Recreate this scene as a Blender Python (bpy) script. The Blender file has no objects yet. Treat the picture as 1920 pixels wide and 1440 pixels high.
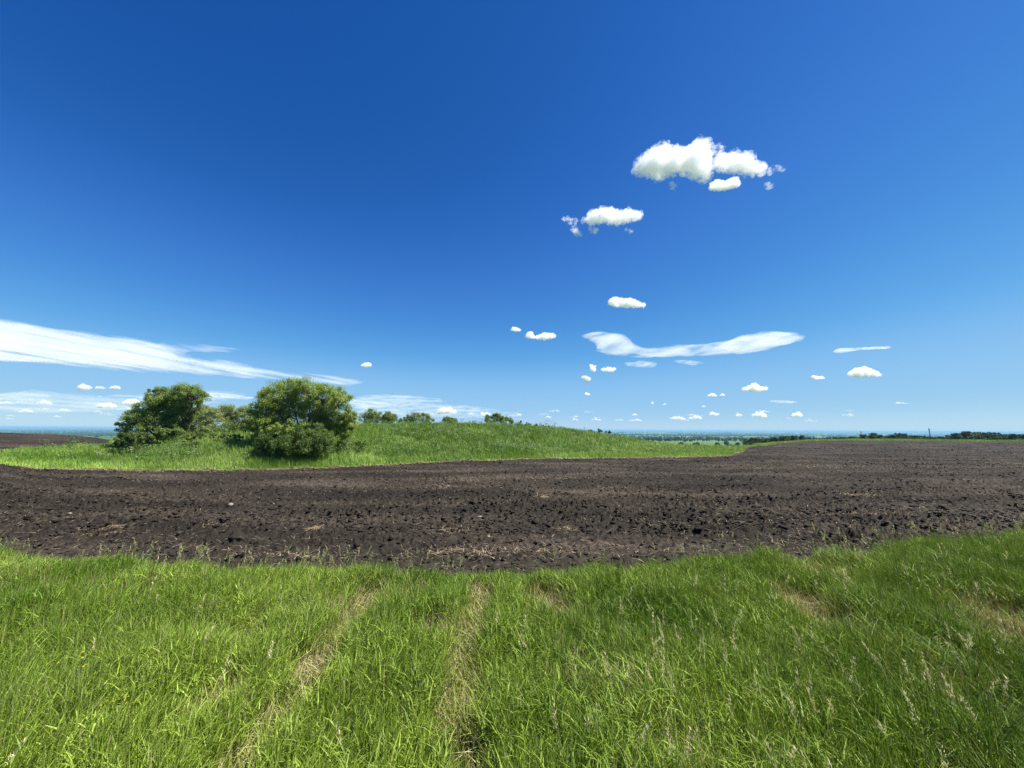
import bpy, math, random
import numpy as np
from mathutils import Vector, Matrix, Euler

random.seed(7)
rng = np.random.default_rng(11)
R = math.radians
scene = bpy.context.scene
COL = scene.collection

# ------------------------------------------------------------------ camera
CAM_H = 1.75
F = 722.0                    # focal length in photo pixels (1920 wide)
PITCH, ROLL = R(6.72), R(-0.30)
cam = bpy.data.cameras.new('camera')
cam.sensor_width = 36.0
cam.lens = 36.0 * F / 1920.0
cam.clip_start = 0.05
cam.clip_end = 300000.0
camo = bpy.data.objects.new('camera', cam)
COL.objects.link(camo)
CAMROT = Matrix.Rotation(math.pi / 2 + PITCH, 3, 'X') @ Matrix.Rotation(-ROLL, 3, 'Z')
camo.location = (0, 0, CAM_H)
camo.rotation_euler = CAMROT.to_euler()
scene.camera = camo
scene.render.resolution_x, scene.render.resolution_y = 1024, 768

# ------------------------------------------------------------------ world, sun, exposure
SUN_EL, SUN_AZ = R(58), R(95)          # azimuth: clockwise from the viewing direction (+Y) to the right
w = bpy.data.worlds.new('World')
scene.world = w
w.use_nodes = True
nt = w.node_tree
nt.nodes.clear()
sky = nt.nodes.new('ShaderNodeTexSky')
sky.sky_type = 'NISHITA'
sky.sun_disc = False
sky.sun_elevation = SUN_EL
sky.sun_rotation = SUN_AZ
sky.altitude = 300
sky.air_density = 0.6
sky.dust_density = 0.0
sky.ozone_density = 6.0
EXPO = 1.0
DENOISE = True
def vmul(k):
    m = nt.nodes.new('ShaderNodeVectorMath'); m.operation = 'SCALE'; m.inputs['Scale'].default_value = k
    return m
# tone response of the phone camera for the sky colours (input: physical sky, output: what it recorded)
cv = nt.nodes.new('ShaderNodeRGBCurve')
pts = [[(0.03, .005), (.048, .017), (.06, .033), (.072, .051), (.09, .072), (.12, .12), (.186, .25), (.34, .352), (.56, .50), (1, .57)],
       [(0.05, .055), (.093, .112), (.11, .148), (.14, .212), (.165, .262), (.22, .37), (.336, .527), (.557, .624), (.74, .72), (1, .76)],
       [(0.1, .2), (.18, .37), (.215, .44), (.25, .53), (.308, .64), (.363, .70), (.45, .78), (.597, .865), (.83, .87), (1, .88)]]
for ci, pp in enumerate(pts):
    cu = cv.mapping.curves[ci]
    cu.points[0].location = (0, 0); cu.points[1].location = pp[-1]
    for p_ in pp[:-1]: cu.points.new(*p_)
cv.mapping.use_clip = False
cv.mapping.update()
m1, m2 = vmul(0.1), vmul(10.0 / 2 ** EXPO)
bg = nt.nodes.new('ShaderNodeBackground')
bg.inputs['Strength'].default_value = 0.10
wo = nt.nodes.new('ShaderNodeOutputWorld')
nt.links.new(sky.outputs[0], m1.inputs[0]); nt.links.new(m1.outputs[0], cv.inputs['Color'])
nt.links.new(cv.outputs[0], m2.inputs[0]); nt.links.new(m2.outputs[0], bg.inputs[0])
nt.links.new(bg.outputs[0], wo.inputs[0])

sun = bpy.data.lights.new('sun', 'SUN')
sun.energy = 5.0
sun.angle = R(0.53)
sun.color = (1.0, 0.955, 0.88)
suno = bpy.data.objects.new('sun', sun)
COL.objects.link(suno)
sdir = Vector((math.sin(SUN_AZ) * math.cos(SUN_EL), math.cos(SUN_AZ) * math.cos(SUN_EL), math.sin(SUN_EL)))
suno.rotation_euler = (-sdir).to_track_quat('-Z', 'Y').to_euler()
suno.location = sdir * 50

scene.view_settings.view_transform = 'Standard'
scene.view_settings.look = 'None'
scene.view_settings.exposure = EXPO
scene.view_settings.gamma = 1.0
scene.view_settings.use_curve_mapping = False
cy = scene.cycles
cy.max_bounces = 24
cy.diffuse_bounces = 3
cy.glossy_bounces = 2
cy.transmission_bounces = 4
cy.transparent_max_bounces = 8
cy.volume_bounces = 24
cy.volume_max_steps = 256
cy.sample_clamp_indirect = 6.0
cy.use_denoising = DENOISE
cy.denoiser = 'OPENIMAGEDENOISE'
cy.denoising_input_passes = 'RGB_ALBEDO_NORMAL'
cy.denoising_prefilter = 'NONE'

# ------------------------------------------------------------------ helpers
_cr = np.array(CAMROT)
def ray(x, y):
    d = _cr @ np.array([(x - 960.0) / F, -(y - 720.0) / F, -1.0])
    return d / d[1]
def P(x, y, Y):
    r = ray(x, y)
    return np.array([0, 0, CAM_H]) + r * Y

def _h(ix, iy, seed):
    n = (ix.astype(np.int64) * 374761393 + iy.astype(np.int64) * 668265263 + seed * 1442695041) & 0xffffffff
    n = ((n ^ (n >> 13)) * 1274126177) & 0xffffffff
    n = (n ^ (n >> 16)) & 0xffffffff
    return n / 4294967295.0
def vnoise(x, y, seed=0):
    x = np.asarray(x, float); y = np.asarray(y, float)
    ix, iy = np.floor(x), np.floor(y)
    fx, fy = x - ix, y - iy
    fx = fx * fx * (3 - 2 * fx); fy = fy * fy * (3 - 2 * fy)
    a = _h(ix, iy, seed); b = _h(ix + 1, iy, seed); c = _h(ix, iy + 1, seed); d = _h(ix + 1, iy + 1, seed)
    return (a * (1 - fx) + b * fx) * (1 - fy) + (c * (1 - fx) + d * fx) * fy
def fbm(x, y, oct=4, seed=0):
    s = 0; a = 0.5; t = 0
    for i in range(oct):
        s = s + a * vnoise(x * 2 ** i + 17.3 * i, y * 2 ** i - 9.1 * i, seed + i); t += a; a *= 0.5
    return s / t

def vn3(p, seed=0):
    i = np.floor(p); f = p - i; f = f * f * (3 - 2 * f)
    r = 0
    for dx in (0, 1):
        for dy in (0, 1):
            for dz in (0, 1):
                wv = (f[:, 0] if dx else 1 - f[:, 0]) * (f[:, 1] if dy else 1 - f[:, 1]) * (f[:, 2] if dz else 1 - f[:, 2])
                r = r + wv * _h(i[:, 0] + dx + 57 * (i[:, 2] + dz), i[:, 1] + dy - 131 * (i[:, 2] + dz), seed)
    return r
def tag(o, label=None, cat=None, group=None, kind=None):
    if label: o['label'] = label
    if cat: o['category'] = cat
    if group: o['group'] = group
    if kind: o['kind'] = kind
    return o
def empty(name, loc):
    o = bpy.data.objects.new(name, None)
    o.empty_display_size = 0.3
    o.location = loc
    COL.objects.link(o)
    return o
def mesh(name, v, faces_list, mat, parent=None, col=None, smooth=False, loc=None):
    """faces_list: list of (n,k) int arrays"""
    v = np.asarray(v, np.float32)
    if loc is not None:
        v = v - np.asarray(loc, np.float32)
    me = bpy.data.meshes.new(name)
    me.vertices.add(len(v))
    me.vertices.foreach_set('co', v.ravel())
    fl = [np.asarray(f, np.int32) for f in faces_list if len(f)]
    tot = sum(f.size for f in fl); nf = sum(len(f) for f in fl)
    me.loops.add(tot)
    me.loops.foreach_set('vertex_index', np.concatenate([f.ravel() for f in fl]))
    me.polygons.add(nf)
    ls = []; o = 0
    for f in fl:
        ls.append(o + np.arange(len(f)) * f.shape[1]); o += f.size
    me.polygons.foreach_set('loop_start', np.concatenate(ls).astype(np.int32))
    if smooth:
        me.polygons.foreach_set('use_smooth', np.ones(nf, bool))
    if col is not None:
        a = me.color_attributes.new('col', 'FLOAT_COLOR', 'POINT')
        c = np.ones((len(v), 4), np.float32); c[:, :3] = col
        a.data.foreach_set('color', c.ravel())
    me.update(calc_edges=True)
    me.validate()
    if mat: me.materials.append(mat)
    ob = bpy.data.objects.new(name, me)
    COL.objects.link(ob)
    if parent: ob.parent = parent
    elif loc is not None: ob.location = [float(q) for q in loc]
    return ob

# ------------------------------------------------------------------ materials
def newmat(name):
    m = bpy.data.materials.new(name); m.use_nodes = True
    n = m.node_tree; n.nodes.clear()
    out = n.nodes.new('ShaderNodeOutputMaterial')
    return m, n, out
def N(nt, t, **kw):
    n = nt.nodes.new(t)
    for k, v in kw.items():
        if k in n.inputs: n.inputs[k].default_value = v
        else: setattr(n, k, v)
    return n
def leafmat(name, transl=0.35, rough=0.55, spec=0.3, tint=(1.15, 1.25, 0.55)):
    m, n, out = newmat(name)
    at = N(n, 'ShaderNodeAttribute', attribute_name='col')
    pb = N(n, 'ShaderNodeBsdfPrincipled')
    pb.inputs['Roughness'].default_value = rough
    pb.inputs['Specular IOR Level'].default_value = spec
    tr = N(n, 'ShaderNodeBsdfTranslucent')
    mul = N(n, 'ShaderNodeMix', data_type='RGBA', blend_type='MULTIPLY')
    mul.inputs[0].default_value = 1.0
    mul.inputs[7].default_value = (*tint, 1)
    n.links.new(at.outputs['Color'], mul.inputs[6])
    n.links.new(at.outputs['Color'], pb.inputs['Base Color'])
    n.links.new(mul.outputs[2], tr.inputs['Color'])
    mx = N(n, 'ShaderNodeMixShader'); mx.inputs[0].default_value = transl
    n.links.new(pb.outputs[0], mx.inputs[1]); n.links.new(tr.outputs[0], mx.inputs[2])
    n.links.new(mx.outputs[0], out.inputs[0])
    return m
def ramp(n, stops):
    r = n.nodes.new('ShaderNodeValToRGB')
    el = r.color_ramp.elements
    while len(el) > 1: el.remove(el[-1])
    el[0].position = stops[0][0]; el[0].color = (*stops[0][1], 1)
    for p, c in stops[1:]:
        e = el.new(p); e.color = (*c, 1)
    return r
def noisemat(name, scale, stops, rough=0.9, bump=0.0, bscale=None, detail=6, spec=0.2):
    m, n, out = newmat(name)
    tc = N(n, 'ShaderNodeTexCoord')
    no = N(n, 'ShaderNodeTexNoise'); no.inputs['Scale'].default_value = scale; no.inputs['Detail'].default_value = detail
    n.links.new(tc.outputs['Object'], no.inputs['Vector'])
    r = ramp(n, stops); n.links.new(no.outputs[0], r.inputs[0])
    pb = N(n, 'ShaderNodeBsdfPrincipled'); pb.inputs['Roughness'].default_value = rough
    pb.inputs['Specular IOR Level'].default_value = spec
    n.links.new(r.outputs[0], pb.inputs['Base Color'])
    if bump:
        b = N(n, 'ShaderNodeBump'); b.inputs['Strength'].default_value = bump
        b.inputs['Distance'].default_value = 0.02
        n2 = N(n, 'ShaderNodeTexNoise'); n2.inputs['Scale'].default_value = bscale or scale * 3; n2.inputs['Detail'].default_value = 8
        n.links.new(tc.outputs['Object'], n2.inputs['Vector'])
        n.links.new(n2.outputs[0], b.inputs['Height']); n.links.new(b.outputs[0], pb.inputs['Normal'])
    n.links.new(pb.outputs[0], out.inputs[0])
    return m

M_grass = leafmat('grass_blade', 0.22, 0.5, 0.22)
M_leaf = leafmat('foliage', 0.38, 0.5, 0.3)
M_straw = leafmat('dry_straw', 0.35, 0.7, 0.2, (1, 1, 0.9))
M_bark = noisemat('bark', 6, [(0.3, (0.05, 0.04, 0.03)), (0.7, (0.14, 0.115, 0.09))], bump=0.5)
M_thatch = noisemat('grass_ground', 3.0, [(0.3, (0.03, 0.05, 0.012)), (0.6, (0.055, 0.085, 0.02)), (0.8, (0.10, 0.10, 0.04))], bump=0.6, bscale=25)
M_hill = noisemat('hill_turf', 0.6, [(0.3, (0.045, 0.085, 0.015)), (0.55, (0.08, 0.13, 0.025)), (0.8, (0.12, 0.15, 0.04))], bump=0.8, bscale=12)
M_stone = noisemat('pale_stone', 30, [(0.35, (0.10, 0.08, 0.06)), (0.6, (0.30, 0.26, 0.20))], bump=0.4, bscale=30)
M_pole = noisemat('weathered_wood', 12, [(0.3, (0.05, 0.045, 0.04)), (0.7, (0.11, 0.10, 0.09))])
M_steel = noisemat('dull_metal', 12, [(0.3, (0.10, 0.10, 0.10)), (0.7, (0.18, 0.18, 0.18))], rough=0.6)
M_white = noisemat('white_render', 2, [(0.3, (0.7, 0.7, 0.68)), (0.7, (0.8, 0.8, 0.78))])
M_roof = noisemat('roof_sheet', 2, [(0.3, (0.3, 0.28, 0.26)), (0.7, (0.4, 0.38, 0.36))])

def soilmat():
    m, n, out = newmat('ploughed_soil')
    tc = N(n, 'ShaderNodeTexCoord')
    big = N(n, 'ShaderNodeTexNoise'); big.inputs['Scale'].default_value = 0.35; big.inputs['Detail'].default_value = 4
    fin = N(n, 'ShaderNodeTexNoise'); fin.inputs['Scale'].default_value = 9; fin.inputs['Detail'].default_value = 9; fin.inputs['Roughness'].default_value = 0.75
    mb = N(n, 'ShaderNodeMapping'); mb.inputs['Scale'].default_value = (0.35, 1.3, 1.0); mb.inputs['Rotation'].default_value = (0, 0, -0.06)
    n.links.new(tc.outputs['Object'], mb.inputs[0]); n.links.new(mb.outputs[0], big.inputs[0]); n.links.new(tc.outputs['Object'], fin.inputs[0])
    r1 = ramp(n, [(0.36, (0.010, 0.0083, 0.0064)), (0.5, (0.0270, 0.0219, 0.0164)), (0.66, (0.098, 0.079, 0.058))])
    mixf = N(n, 'ShaderNodeMath', operation='MULTIPLY_ADD'); mixf.inputs[1].default_value = 0.55; 
    half = N(n, 'ShaderNodeMath', operation='MULTIPLY'); half.inputs[1].default_value = 0.45
    n.links.new(big.outputs[0], half.inputs[0]); n.links.new(fin.outputs[0], mixf.inputs[0]); n.links.new(half.outputs[0], mixf.inputs[2])
    n.links.new(mixf.outputs[0], r1.inputs[0])
    # flecks of straw and stubble mixed into the soil
    fl = N(n, 'ShaderNodeTexNoise'); fl.inputs['Scale'].default_value = 22; fl.inputs['Detail'].default_value = 5; fl.inputs['Roughness'].default_value = 0.7
    mp = N(n, 'ShaderNodeMapping'); mp.inputs['Scale'].default_value = (0.6, 1.0, 1.0); mp.inputs['Rotation'].default_value = (0, 0, 0.5)
    n.links.new(tc.outputs['Object'], mp.inputs[0]); n.links.new(mp.outputs[0], fl.inputs[0])
    fr = ramp(n, [(0.63, (0, 0, 0)), (0.70, (1, 1, 1))]); n.links.new(fl.outputs[0], fr.inputs[0])
    pt = N(n, 'ShaderNodeTexNoise'); pt.inputs['Scale'].default_value = 0.5; pt.inputs['Detail'].default_value = 3
    n.links.new(tc.outputs['Object'], pt.inputs[0])
    pr = ramp(n, [(0.45, (0.12,) * 3), (0.65, (0.9,) * 3)]); n.links.new(pt.outputs[0], pr.inputs[0])
    mm = N(n, 'ShaderNodeMath', operation='MULTIPLY'); n.links.new(fr.outputs[0], mm.inputs[0]); n.links.new(pr.outputs[0], mm.inputs[1])
    mx = N(n, 'ShaderNodeMix', data_type='RGBA'); mx.inputs[7].default_value = (0.11, 0.082, 0.05, 1)
    n.links.new(mm.outputs[0], mx.inputs[0]); n.links.new(r1.outputs[0], mx.inputs[6])
    pb = N(n, 'ShaderNodeBsdfPrincipled'); pb.inputs['Roughness'].default_value = 0.95; pb.inputs['Specular IOR Level'].default_value = 0.15
    n.links.new(mx.outputs[2], pb.inputs['Base Color'])
    b = N(n, 'ShaderNodeBump'); b.inputs['Strength'].default_value = 0.9; b.inputs['Distance'].default_value = 0.03
    n.links.new(fin.outputs[0], b.inputs['Height']); n.links.new(b.outputs[0], pb.inputs['Normal'])
    n.links.new(pb.outputs[0], out.inputs[0])
    return m
M_soil = soilmat()

def plainmat():
    m, n, out = newmat('farmland')
    tc = N(n, 'ShaderNodeTexCoord')
    mp = N(n, 'ShaderNodeMapping'); mp.inputs['Scale'].default_value = (1 / 900, 1 / 1500, 0); mp.inputs['Rotation'].default_value = (0, 0, 0.35)
    n.links.new(tc.outputs['Object'], mp.inputs[0])
    vo = N(n, 'ShaderNodeTexVoronoi'); vo.inputs['Scale'].default_value = 1.0; vo.distance = 'CHEBYCHEV'
    n.links.new(mp.outputs[0], vo.inputs[0])
    sp = N(n, 'ShaderNodeSeparateColor'); n.links.new(vo.outputs['Color'], sp.inputs[0])
    r = ramp(n, [(0.0, (0.05, 0.10, 0.02)), (0.3, (0.09, 0.15, 0.035)), (0.5, (0.16, 0.19, 0.07)), (0.62, (0.07, 0.12, 0.03)), (0.8, (0.03, 0.045, 0.02)), (0.9, (0.13, 0.18, 0.06)), (1, (0.06, 0.045, 0.035))])
    r.color_ramp.interpolation = 'CONSTANT'
    n.links.new(sp.outputs[0], r.inputs[0])
    no = N(n, 'ShaderNodeTexNoise'); no.inputs['Scale'].default_value = 0.004; no.inputs['Detail'].default_value = 6
    n.links.new(tc.outputs['Object'], no.inputs[0])
    r2 = ramp(n, [(0.3, (0.75,) * 3), (0.7, (1.4,) * 3)]); n.links.new(no.outputs[0], r2.inputs[0])
    mu = N(n, 'ShaderNodeMix', data_type='RGBA', blend_type='MULTIPLY'); mu.inputs[0].default_value = 1
    n.links.new(r.outputs[0], mu.inputs[6]); n.links.new(r2.outputs[0], mu.inputs[7])
    pb = N(n, 'ShaderNodeBsdfPrincipled'); pb.inputs['Roughness'].default_value = 0.95; pb.inputs['Specular IOR Level'].default_value = 0.1
    n.links.new(mu.outputs[2], pb.inputs['Base Color']); n.links.new(pb.outputs[0], out.inputs[0])
    return m
M_plain = plainmat()

# ------------------------------------------------------------------ terrain
FAR = [(150, -9), (400, -15.6), (700, -24), (1200, -32), (2500, -43), (6000, -58), (90000, -70)]
FARR = [(150, -4.6), (240, -9), (400, -15.6), (700, -24), (1200, -32), (2500, -43), (6000, -58), (90000, -70)]
FARL = [(90, -0.6), (150, -7), (400, -15.6), (700, -24), (1200, -32), (2500, -43), (6000, -58), (90000, -70)]
# column x in the photo: [verge depth, (field end depth, y), (further ground: depth, y) ..., far profile]
COLS = {
    -400: (5.6, [(16, 872), (21, 862), (55, 806)], FARL),
    0:    (4.8, [(18, 868), (23, 851), (55, 811)], FARL),
    60:   (4.75, [(18.5, 881), (25, 846), (53, 813.5)], FARL),
    130:  (4.7, [(19, 883), (27, 841), (51, 817)], FARL),
    200:  (4.65, [(19, 884), (28, 837), (49, 823.5)], FARL),
    260:  (4.6, [(19.5, 886), (22, 868), (29, 832), (45, 829)], FAR),
    320:  (4.55, [(20, 886), (22, 866), (25.5, 836), (30, 824), (40, 828)], FAR),
    380:  (4.5, [(20.5, 885), (22, 869), (26, 818), (30, 811), (40, 816)], FAR),
    440:  (4.45, [(21, 884), (22.5, 868), (27, 812), (31, 806), (42, 812)], FAR),
    520:  (4.45, [(21.5, 882), (23, 868), (28, 814), (32, 801), (43, 808)], FAR),
    600:  (4.4, [(22, 880), (24, 862), (29, 812), (33, 797), (44, 806)], FAR),
    700:  (4.4, [(23.5, 876), (26, 858), (31, 812), (35, 800), (46, 809)], FAR),
    800:  (4.35, [(25.5, 871), (28, 856), (33, 811), (37, 796), (48, 804)], FAR),
    880:  (4.35, [(27, 867), (30, 852), (35, 812), (39, 799), (50, 806)], FAR),
    960:  (4.3, [(28.5, 864), (32, 849), (37, 813), (41, 800), (52, 806)], FAR),
    1040: (4.3, [(30, 861.5), (34, 847), (39, 812), (43, 806), (54, 817)], FAR),
    1100: (4.4, [(31, 860.5), (35.5, 846), (40, 818), (44, 811), (55, 822)], FAR),
    1160: (4.45, [(32, 860), (37, 847), (41, 828), (45, 821), (56, 832)], FAR),
    1220: (4.5, [(33, 859), (38, 848), (43, 836), (47, 830), (60, 840)], FAR),
    1300: (4.65, [(34, 858), (39, 850), (45, 841), (50, 838), (66, 845)], FAR),
    1370: (4.75, [(36, 856), (43, 847), (50, 840), (54, 838), (70, 843)], FAR),
    1392: (4.8, [(43, 848), (50, 842.5), (56, 838), (74, 842)], FAR),
    1410: (4.85, [(60, 837.5), (66, 835.5), (90, 840)], FAR),
    1450: (4.9, [(75, 832), (80, 830.5), (100, 834)], FAR),
    1490: (4.95, [(96, 828), (101, 826.5), (120, 829)], FARR),
    1560: (5.05, [(108, 826.5), (113, 825), (130, 828)], FARR),
    1700: (5.35, [(110, 826.5), (115, 825), (130, 828)], FARR),
    1850: (5.7, [(108, 828.5), (113, 826.5), (130, 830)], FARR),
    1920: (5.85, [(106, 829), (112, 827), (130, 831)], FARR),
    2300: (6.8, [(100, 833), (106, 831), (130, 836)], FARR),
}
YS = np.exp(np.linspace(math.log(1.0), math.log(90000), 900))
cxs, ZT, YV, YF = [], [], [], []
for cx, (yv, kn, far) in COLS.items():
    c = ray(cx, 840)[0]
    pts = [(0.5, 0.0), (yv, 0.0), (yv + 2.5, -0.05)]
    for (Y, py) in kn:
        pts.append((Y, CAM_H + ray(cx, py)[2] * Y))
    pts += [p for p in far if p[0] > kn[-1][0] * 1.05]
    a = np.array(pts)
    z = np.interp(np.log(YS), np.log(a[:, 0]), a[:, 1])
    cxs.append(c); ZT.append(z); YV.append(yv); YF.append(kn[0][0])
cxs = np.array(cxs); ZT = np.array(ZT); YV = np.array(YV); YF = np.array(YF)
CG = np.linspace(cxs[0], cxs[-1], 400)
ZG = np.array([np.interp(CG, cxs, ZT[:, j]) for j in range(len(YS))])        # (Y, c)
def gsm(a, s, ax):
    k = np.exp(-0.5 * (np.arange(-4 * s, 4 * s + 1) / s) ** 2); k /= k.sum()
    pad = [(0, 0)] * a.ndim; pad[ax] = (4 * s, 4 * s)
    ap = np.pad(a, pad, mode='edge')
    return np.apply_along_axis(lambda m: np.convolve(m, k, 'valid'), ax, ap)
ZG = gsm(gsm(ZG, 2, 0), 4, 1)
LY = np.log(YS)
def height(X, Y):
    X = np.asarray(X, float); Y = np.asarray(Y, float)
    Yc = np.clip(Y, 2.0, YS[-1])
    c = np.clip(X / Yc, CG[0], CG[-1])
    fi = (np.log(Yc) - LY[0]) / (LY[1] - LY[0]); fj = (c - CG[0]) / (CG[1] - CG[0])
    i = np.clip(np.floor(fi).astype(int), 0, len(YS) - 2); j = np.clip(np.floor(fj).astype(int), 0, len(CG) - 2)
    a, b = np.clip(fi - i, 0, 1), np.clip(fj - j, 0, 1)
    z = (ZG[i, j] * (1 - a) + ZG[i + 1, j] * a) * (1 - b) + (ZG[i, j + 1] * (1 - a) + ZG[i + 1, j + 1] * a) * b
    z = z + (fbm(X / 2.5, Y / 2.5, 3, 5) - 0.5) * 0.10 * np.clip((Y - 5) / 10, 0, 1) * np.clip((160 - Y) / 60, 0, 1)
    return z
def verge_edge(c):
    return np.interp(c, cxs, YV) + 0.18 + (fbm(c * 14, c * 0, 3, 40) - 0.5) * 0.36
_yfs = None
def field_edge(c):
    return np.interp(c, cxs, YF) * (1 + (fbm(c * 30, c * 0 + 3, 3, 41) - 0.5) * 0.022)
cR = ray(205, 837)[0]
def hill_edge(c):         # the left grass strip ends and the far brown slope starts
    return np.interp(c, [ray(-400, 840)[0], ray(0, 840)[0], ray(60, 840)[0], ray(130, 840)[0], ray(200, 840)[0], ray(250, 840)[0]], [21, 23, 25, 27, 28, 60])

def grid(us, Ys, off=0.0):
    U, YY = np.meshgrid(us, Ys)
    X = U * (YY + off)
    return X, YY
def sheet(name, X, YY, Z, mask, mat, smooth=True):
    ny, nx = X.shape
    idx = np.arange(ny * nx).reshape(ny, nx)
    q = np.stack([idx[:-1, :-1], idx[:-1, 1:], idx[1:, 1:], idx[1:, :-1]], -1).reshape(-1, 4)
    mk = mask.ravel()
    q = q[mk[q].any(1)]
    used = np.zeros(ny * nx, bool); used[q.ravel()] = True
    rm = np.cumsum(used) - 1
    v = np.stack([X.ravel(), YY.ravel(), Z.ravel()], -1)[used]
    return mesh(name, v, [rm[q]], mat, smooth=smooth)

# verge under the foreground grass
X, YY = grid(np.linspace(-2.4, 2.4, 260), np.linspace(-2.0, 9, 150), 3.0)
c = X / np.maximum(YY, 1.5)
Z = height(X, YY) + 0.03 + (fbm(X * 3, YY * 3, 3, 9) - 0.5) * 0.05
o = sheet('verge', X, YY, Z, (YY < verge_edge(c) + 0.02), M_thatch); tag(o, kind='structure')

# ploughed field, fine clods modelled in the surface
def soil_relief(X, Y):
    n1 = fbm(X * 5.5 + 3 * fbm(X * 1.1, Y * 1.1, 2, 3), Y * 6.5, 4, 21)
    n2 = vnoise(X * 13 + Y * 3, Y * 15, 31); n3 = vnoise(X * 33, Y * 36, 33); n2 = n2 * n2 * 1.5 * (0.4 + n3)
    lum = np.abs(n1 - 0.5) * 2
    amp = 0.5 + 0.9 * vnoise(X * 0.5, Y * 0.8, 51)
    fur = np.sin((Y * 0.93 + X * 0.09 + fbm(X * 0.3, Y * 0.3, 2, 8) * 2.2) * 2 * math.pi / 0.85)
    near = np.clip((Y - 4.2) / 2.5, 0.35, 1)
    return ((1 - lum) * 0.085 + (n2 - 0.5) * 0.065 + (n3 - 0.5) * 0.024) * amp * near + fur * 0.026
Ysf = np.exp(np.linspace(math.log(3.2), math.log(125), 900))
X, YY = grid(np.linspace(-1.75, 1.75, 1500), Ysf)
c = X / YY
Z = height(X, YY) + soil_relief(X, YY) - 0.04
fe = field_edge(c)
mask = (YY > verge_edge(c) - 0.35) & (YY < fe + 0.25)
leftf = (c < ray(245, 840)[0]) & (YY > hill_edge(c) - 0.3) & (YY < 80)
o = sheet('field', X, YY, Z, mask | leftf, M_soil, smooth=False); tag(o, kind='structure')

# grassy hill and strips
X, YY = grid(np.linspace(-1.9, 1.9, 700), np.exp(np.linspace(math.log(15), math.log(260), 420)))
c = X / YY
hz = (fbm(X * 1.2, YY * 1.2, 4, 61) - 0.5) * 0.6 * np.clip((YY - field_edge(c)) / 4, 0, 1) * np.clip((70 - YY) / 10, 0, 1)
Z = height(X, YY) + 0.03 + hz
isl = (c < ray(245, 840)[0])
mask = (YY > field_edge(c)) & np.where(isl, (YY < hill_edge(c)) | (YY > 80), True)
o = sheet('hill', X, YY, Z, mask, M_hill); tag(o, kind='structure')
def hillz(X, Y):
    c = X / Y
    return height(X, Y) + 0.03 + (fbm(X * 1.2, Y * 1.2, 4, 61) - 0.5) * 0.6 * np.clip((Y - field_edge(c)) / 4, 0, 1) * np.clip((70 - Y) / 10, 0, 1)

# plain far below
X, YY = grid(np.linspace(-2.6, 2.6, 260), np.exp(np.linspace(math.log(240), math.log(89000), 300)))
Z = height(X, YY) - 0.02
o = sheet('plain', X, YY, Z, np.ones_like(X, bool), M_plain); tag(o, kind='structure')

# ------------------------------------------------------------------ grass blades
def blades(base, h, wd, ldir, lean, face, col, segs=3, tipw=0.0, bendp=1.8):
    n = len(base); L = []
    ts = np.linspace(0, 1, segs + 1)
    fx, fy = np.cos(face), np.sin(face)
    V = np.zeros((n, 2 * segs + 1, 3)); k = 0
    for i, t in enumerate(ts):
        d = lean * h * t ** bendp
        zz = h * (t - 0.35 * np.clip(lean, 0, 1.6) * t ** 2 * 0.8)
        cxp = base[:, 0] + np.cos(ldir) * d; cyp = base[:, 1] + np.sin(ldir) * d; cz = base[:, 2] + zz
        if i < segs:
            ww = wd * 0.5 * (1 - 0.75 * t ** 1.6)
            V[:, k] = np.stack([cxp - fx * ww, cyp - fy * ww, cz], -1)
            V[:, k + 1] = np.stack([cxp + fx * ww, cyp + fy * ww, cz], -1); k += 2
        else:
            V[:, k] = np.stack([cxp, cyp, cz], -1)
    nv = 2 * segs + 1
    off = (np.arange(n) * nv)[:, None]
    Q = [off + np.array([[2 * i, 2 * i + 1, 2 * i + 3, 2 * i + 2]]) for i in range(segs - 1)]
    T = off + np.array([[2 * segs - 2, 2 * segs - 1, 2 * segs]])
    C = np.repeat(col[:, None, :], nv, 1)
    return V.reshape(-1, 3), (np.concatenate(Q) if Q else np.zeros((0, 4), int)), T, C.reshape(-1, 3)
class Acc:
    def __init__(s): s.v, s.q, s.t, s.c, s.n = [], [], [], [], 0
    def add(s, v, q, t, c):
        s.v.append(v); s.c.append(c)
        if len(q): s.q.append(q + s.n)
        if len(t): s.t.append(t + s.n)
        s.n += len(v)
    def build(s, name, mat, parent=None, loc=None, smooth=False):
        fl = []
        if s.q: fl.append(np.concatenate(s.q))
        if s.t: fl.append(np.concatenate(s.t))
        return mesh(name, np.concatenate(s.v), fl, mat, parent, np.concatenate(s.c), smooth, loc)

def ground_at(px, py, z=0.0):
    r = ray(px, py); t = (CAM_H - z) / -r[2]
    return r[0] * t, t
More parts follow.
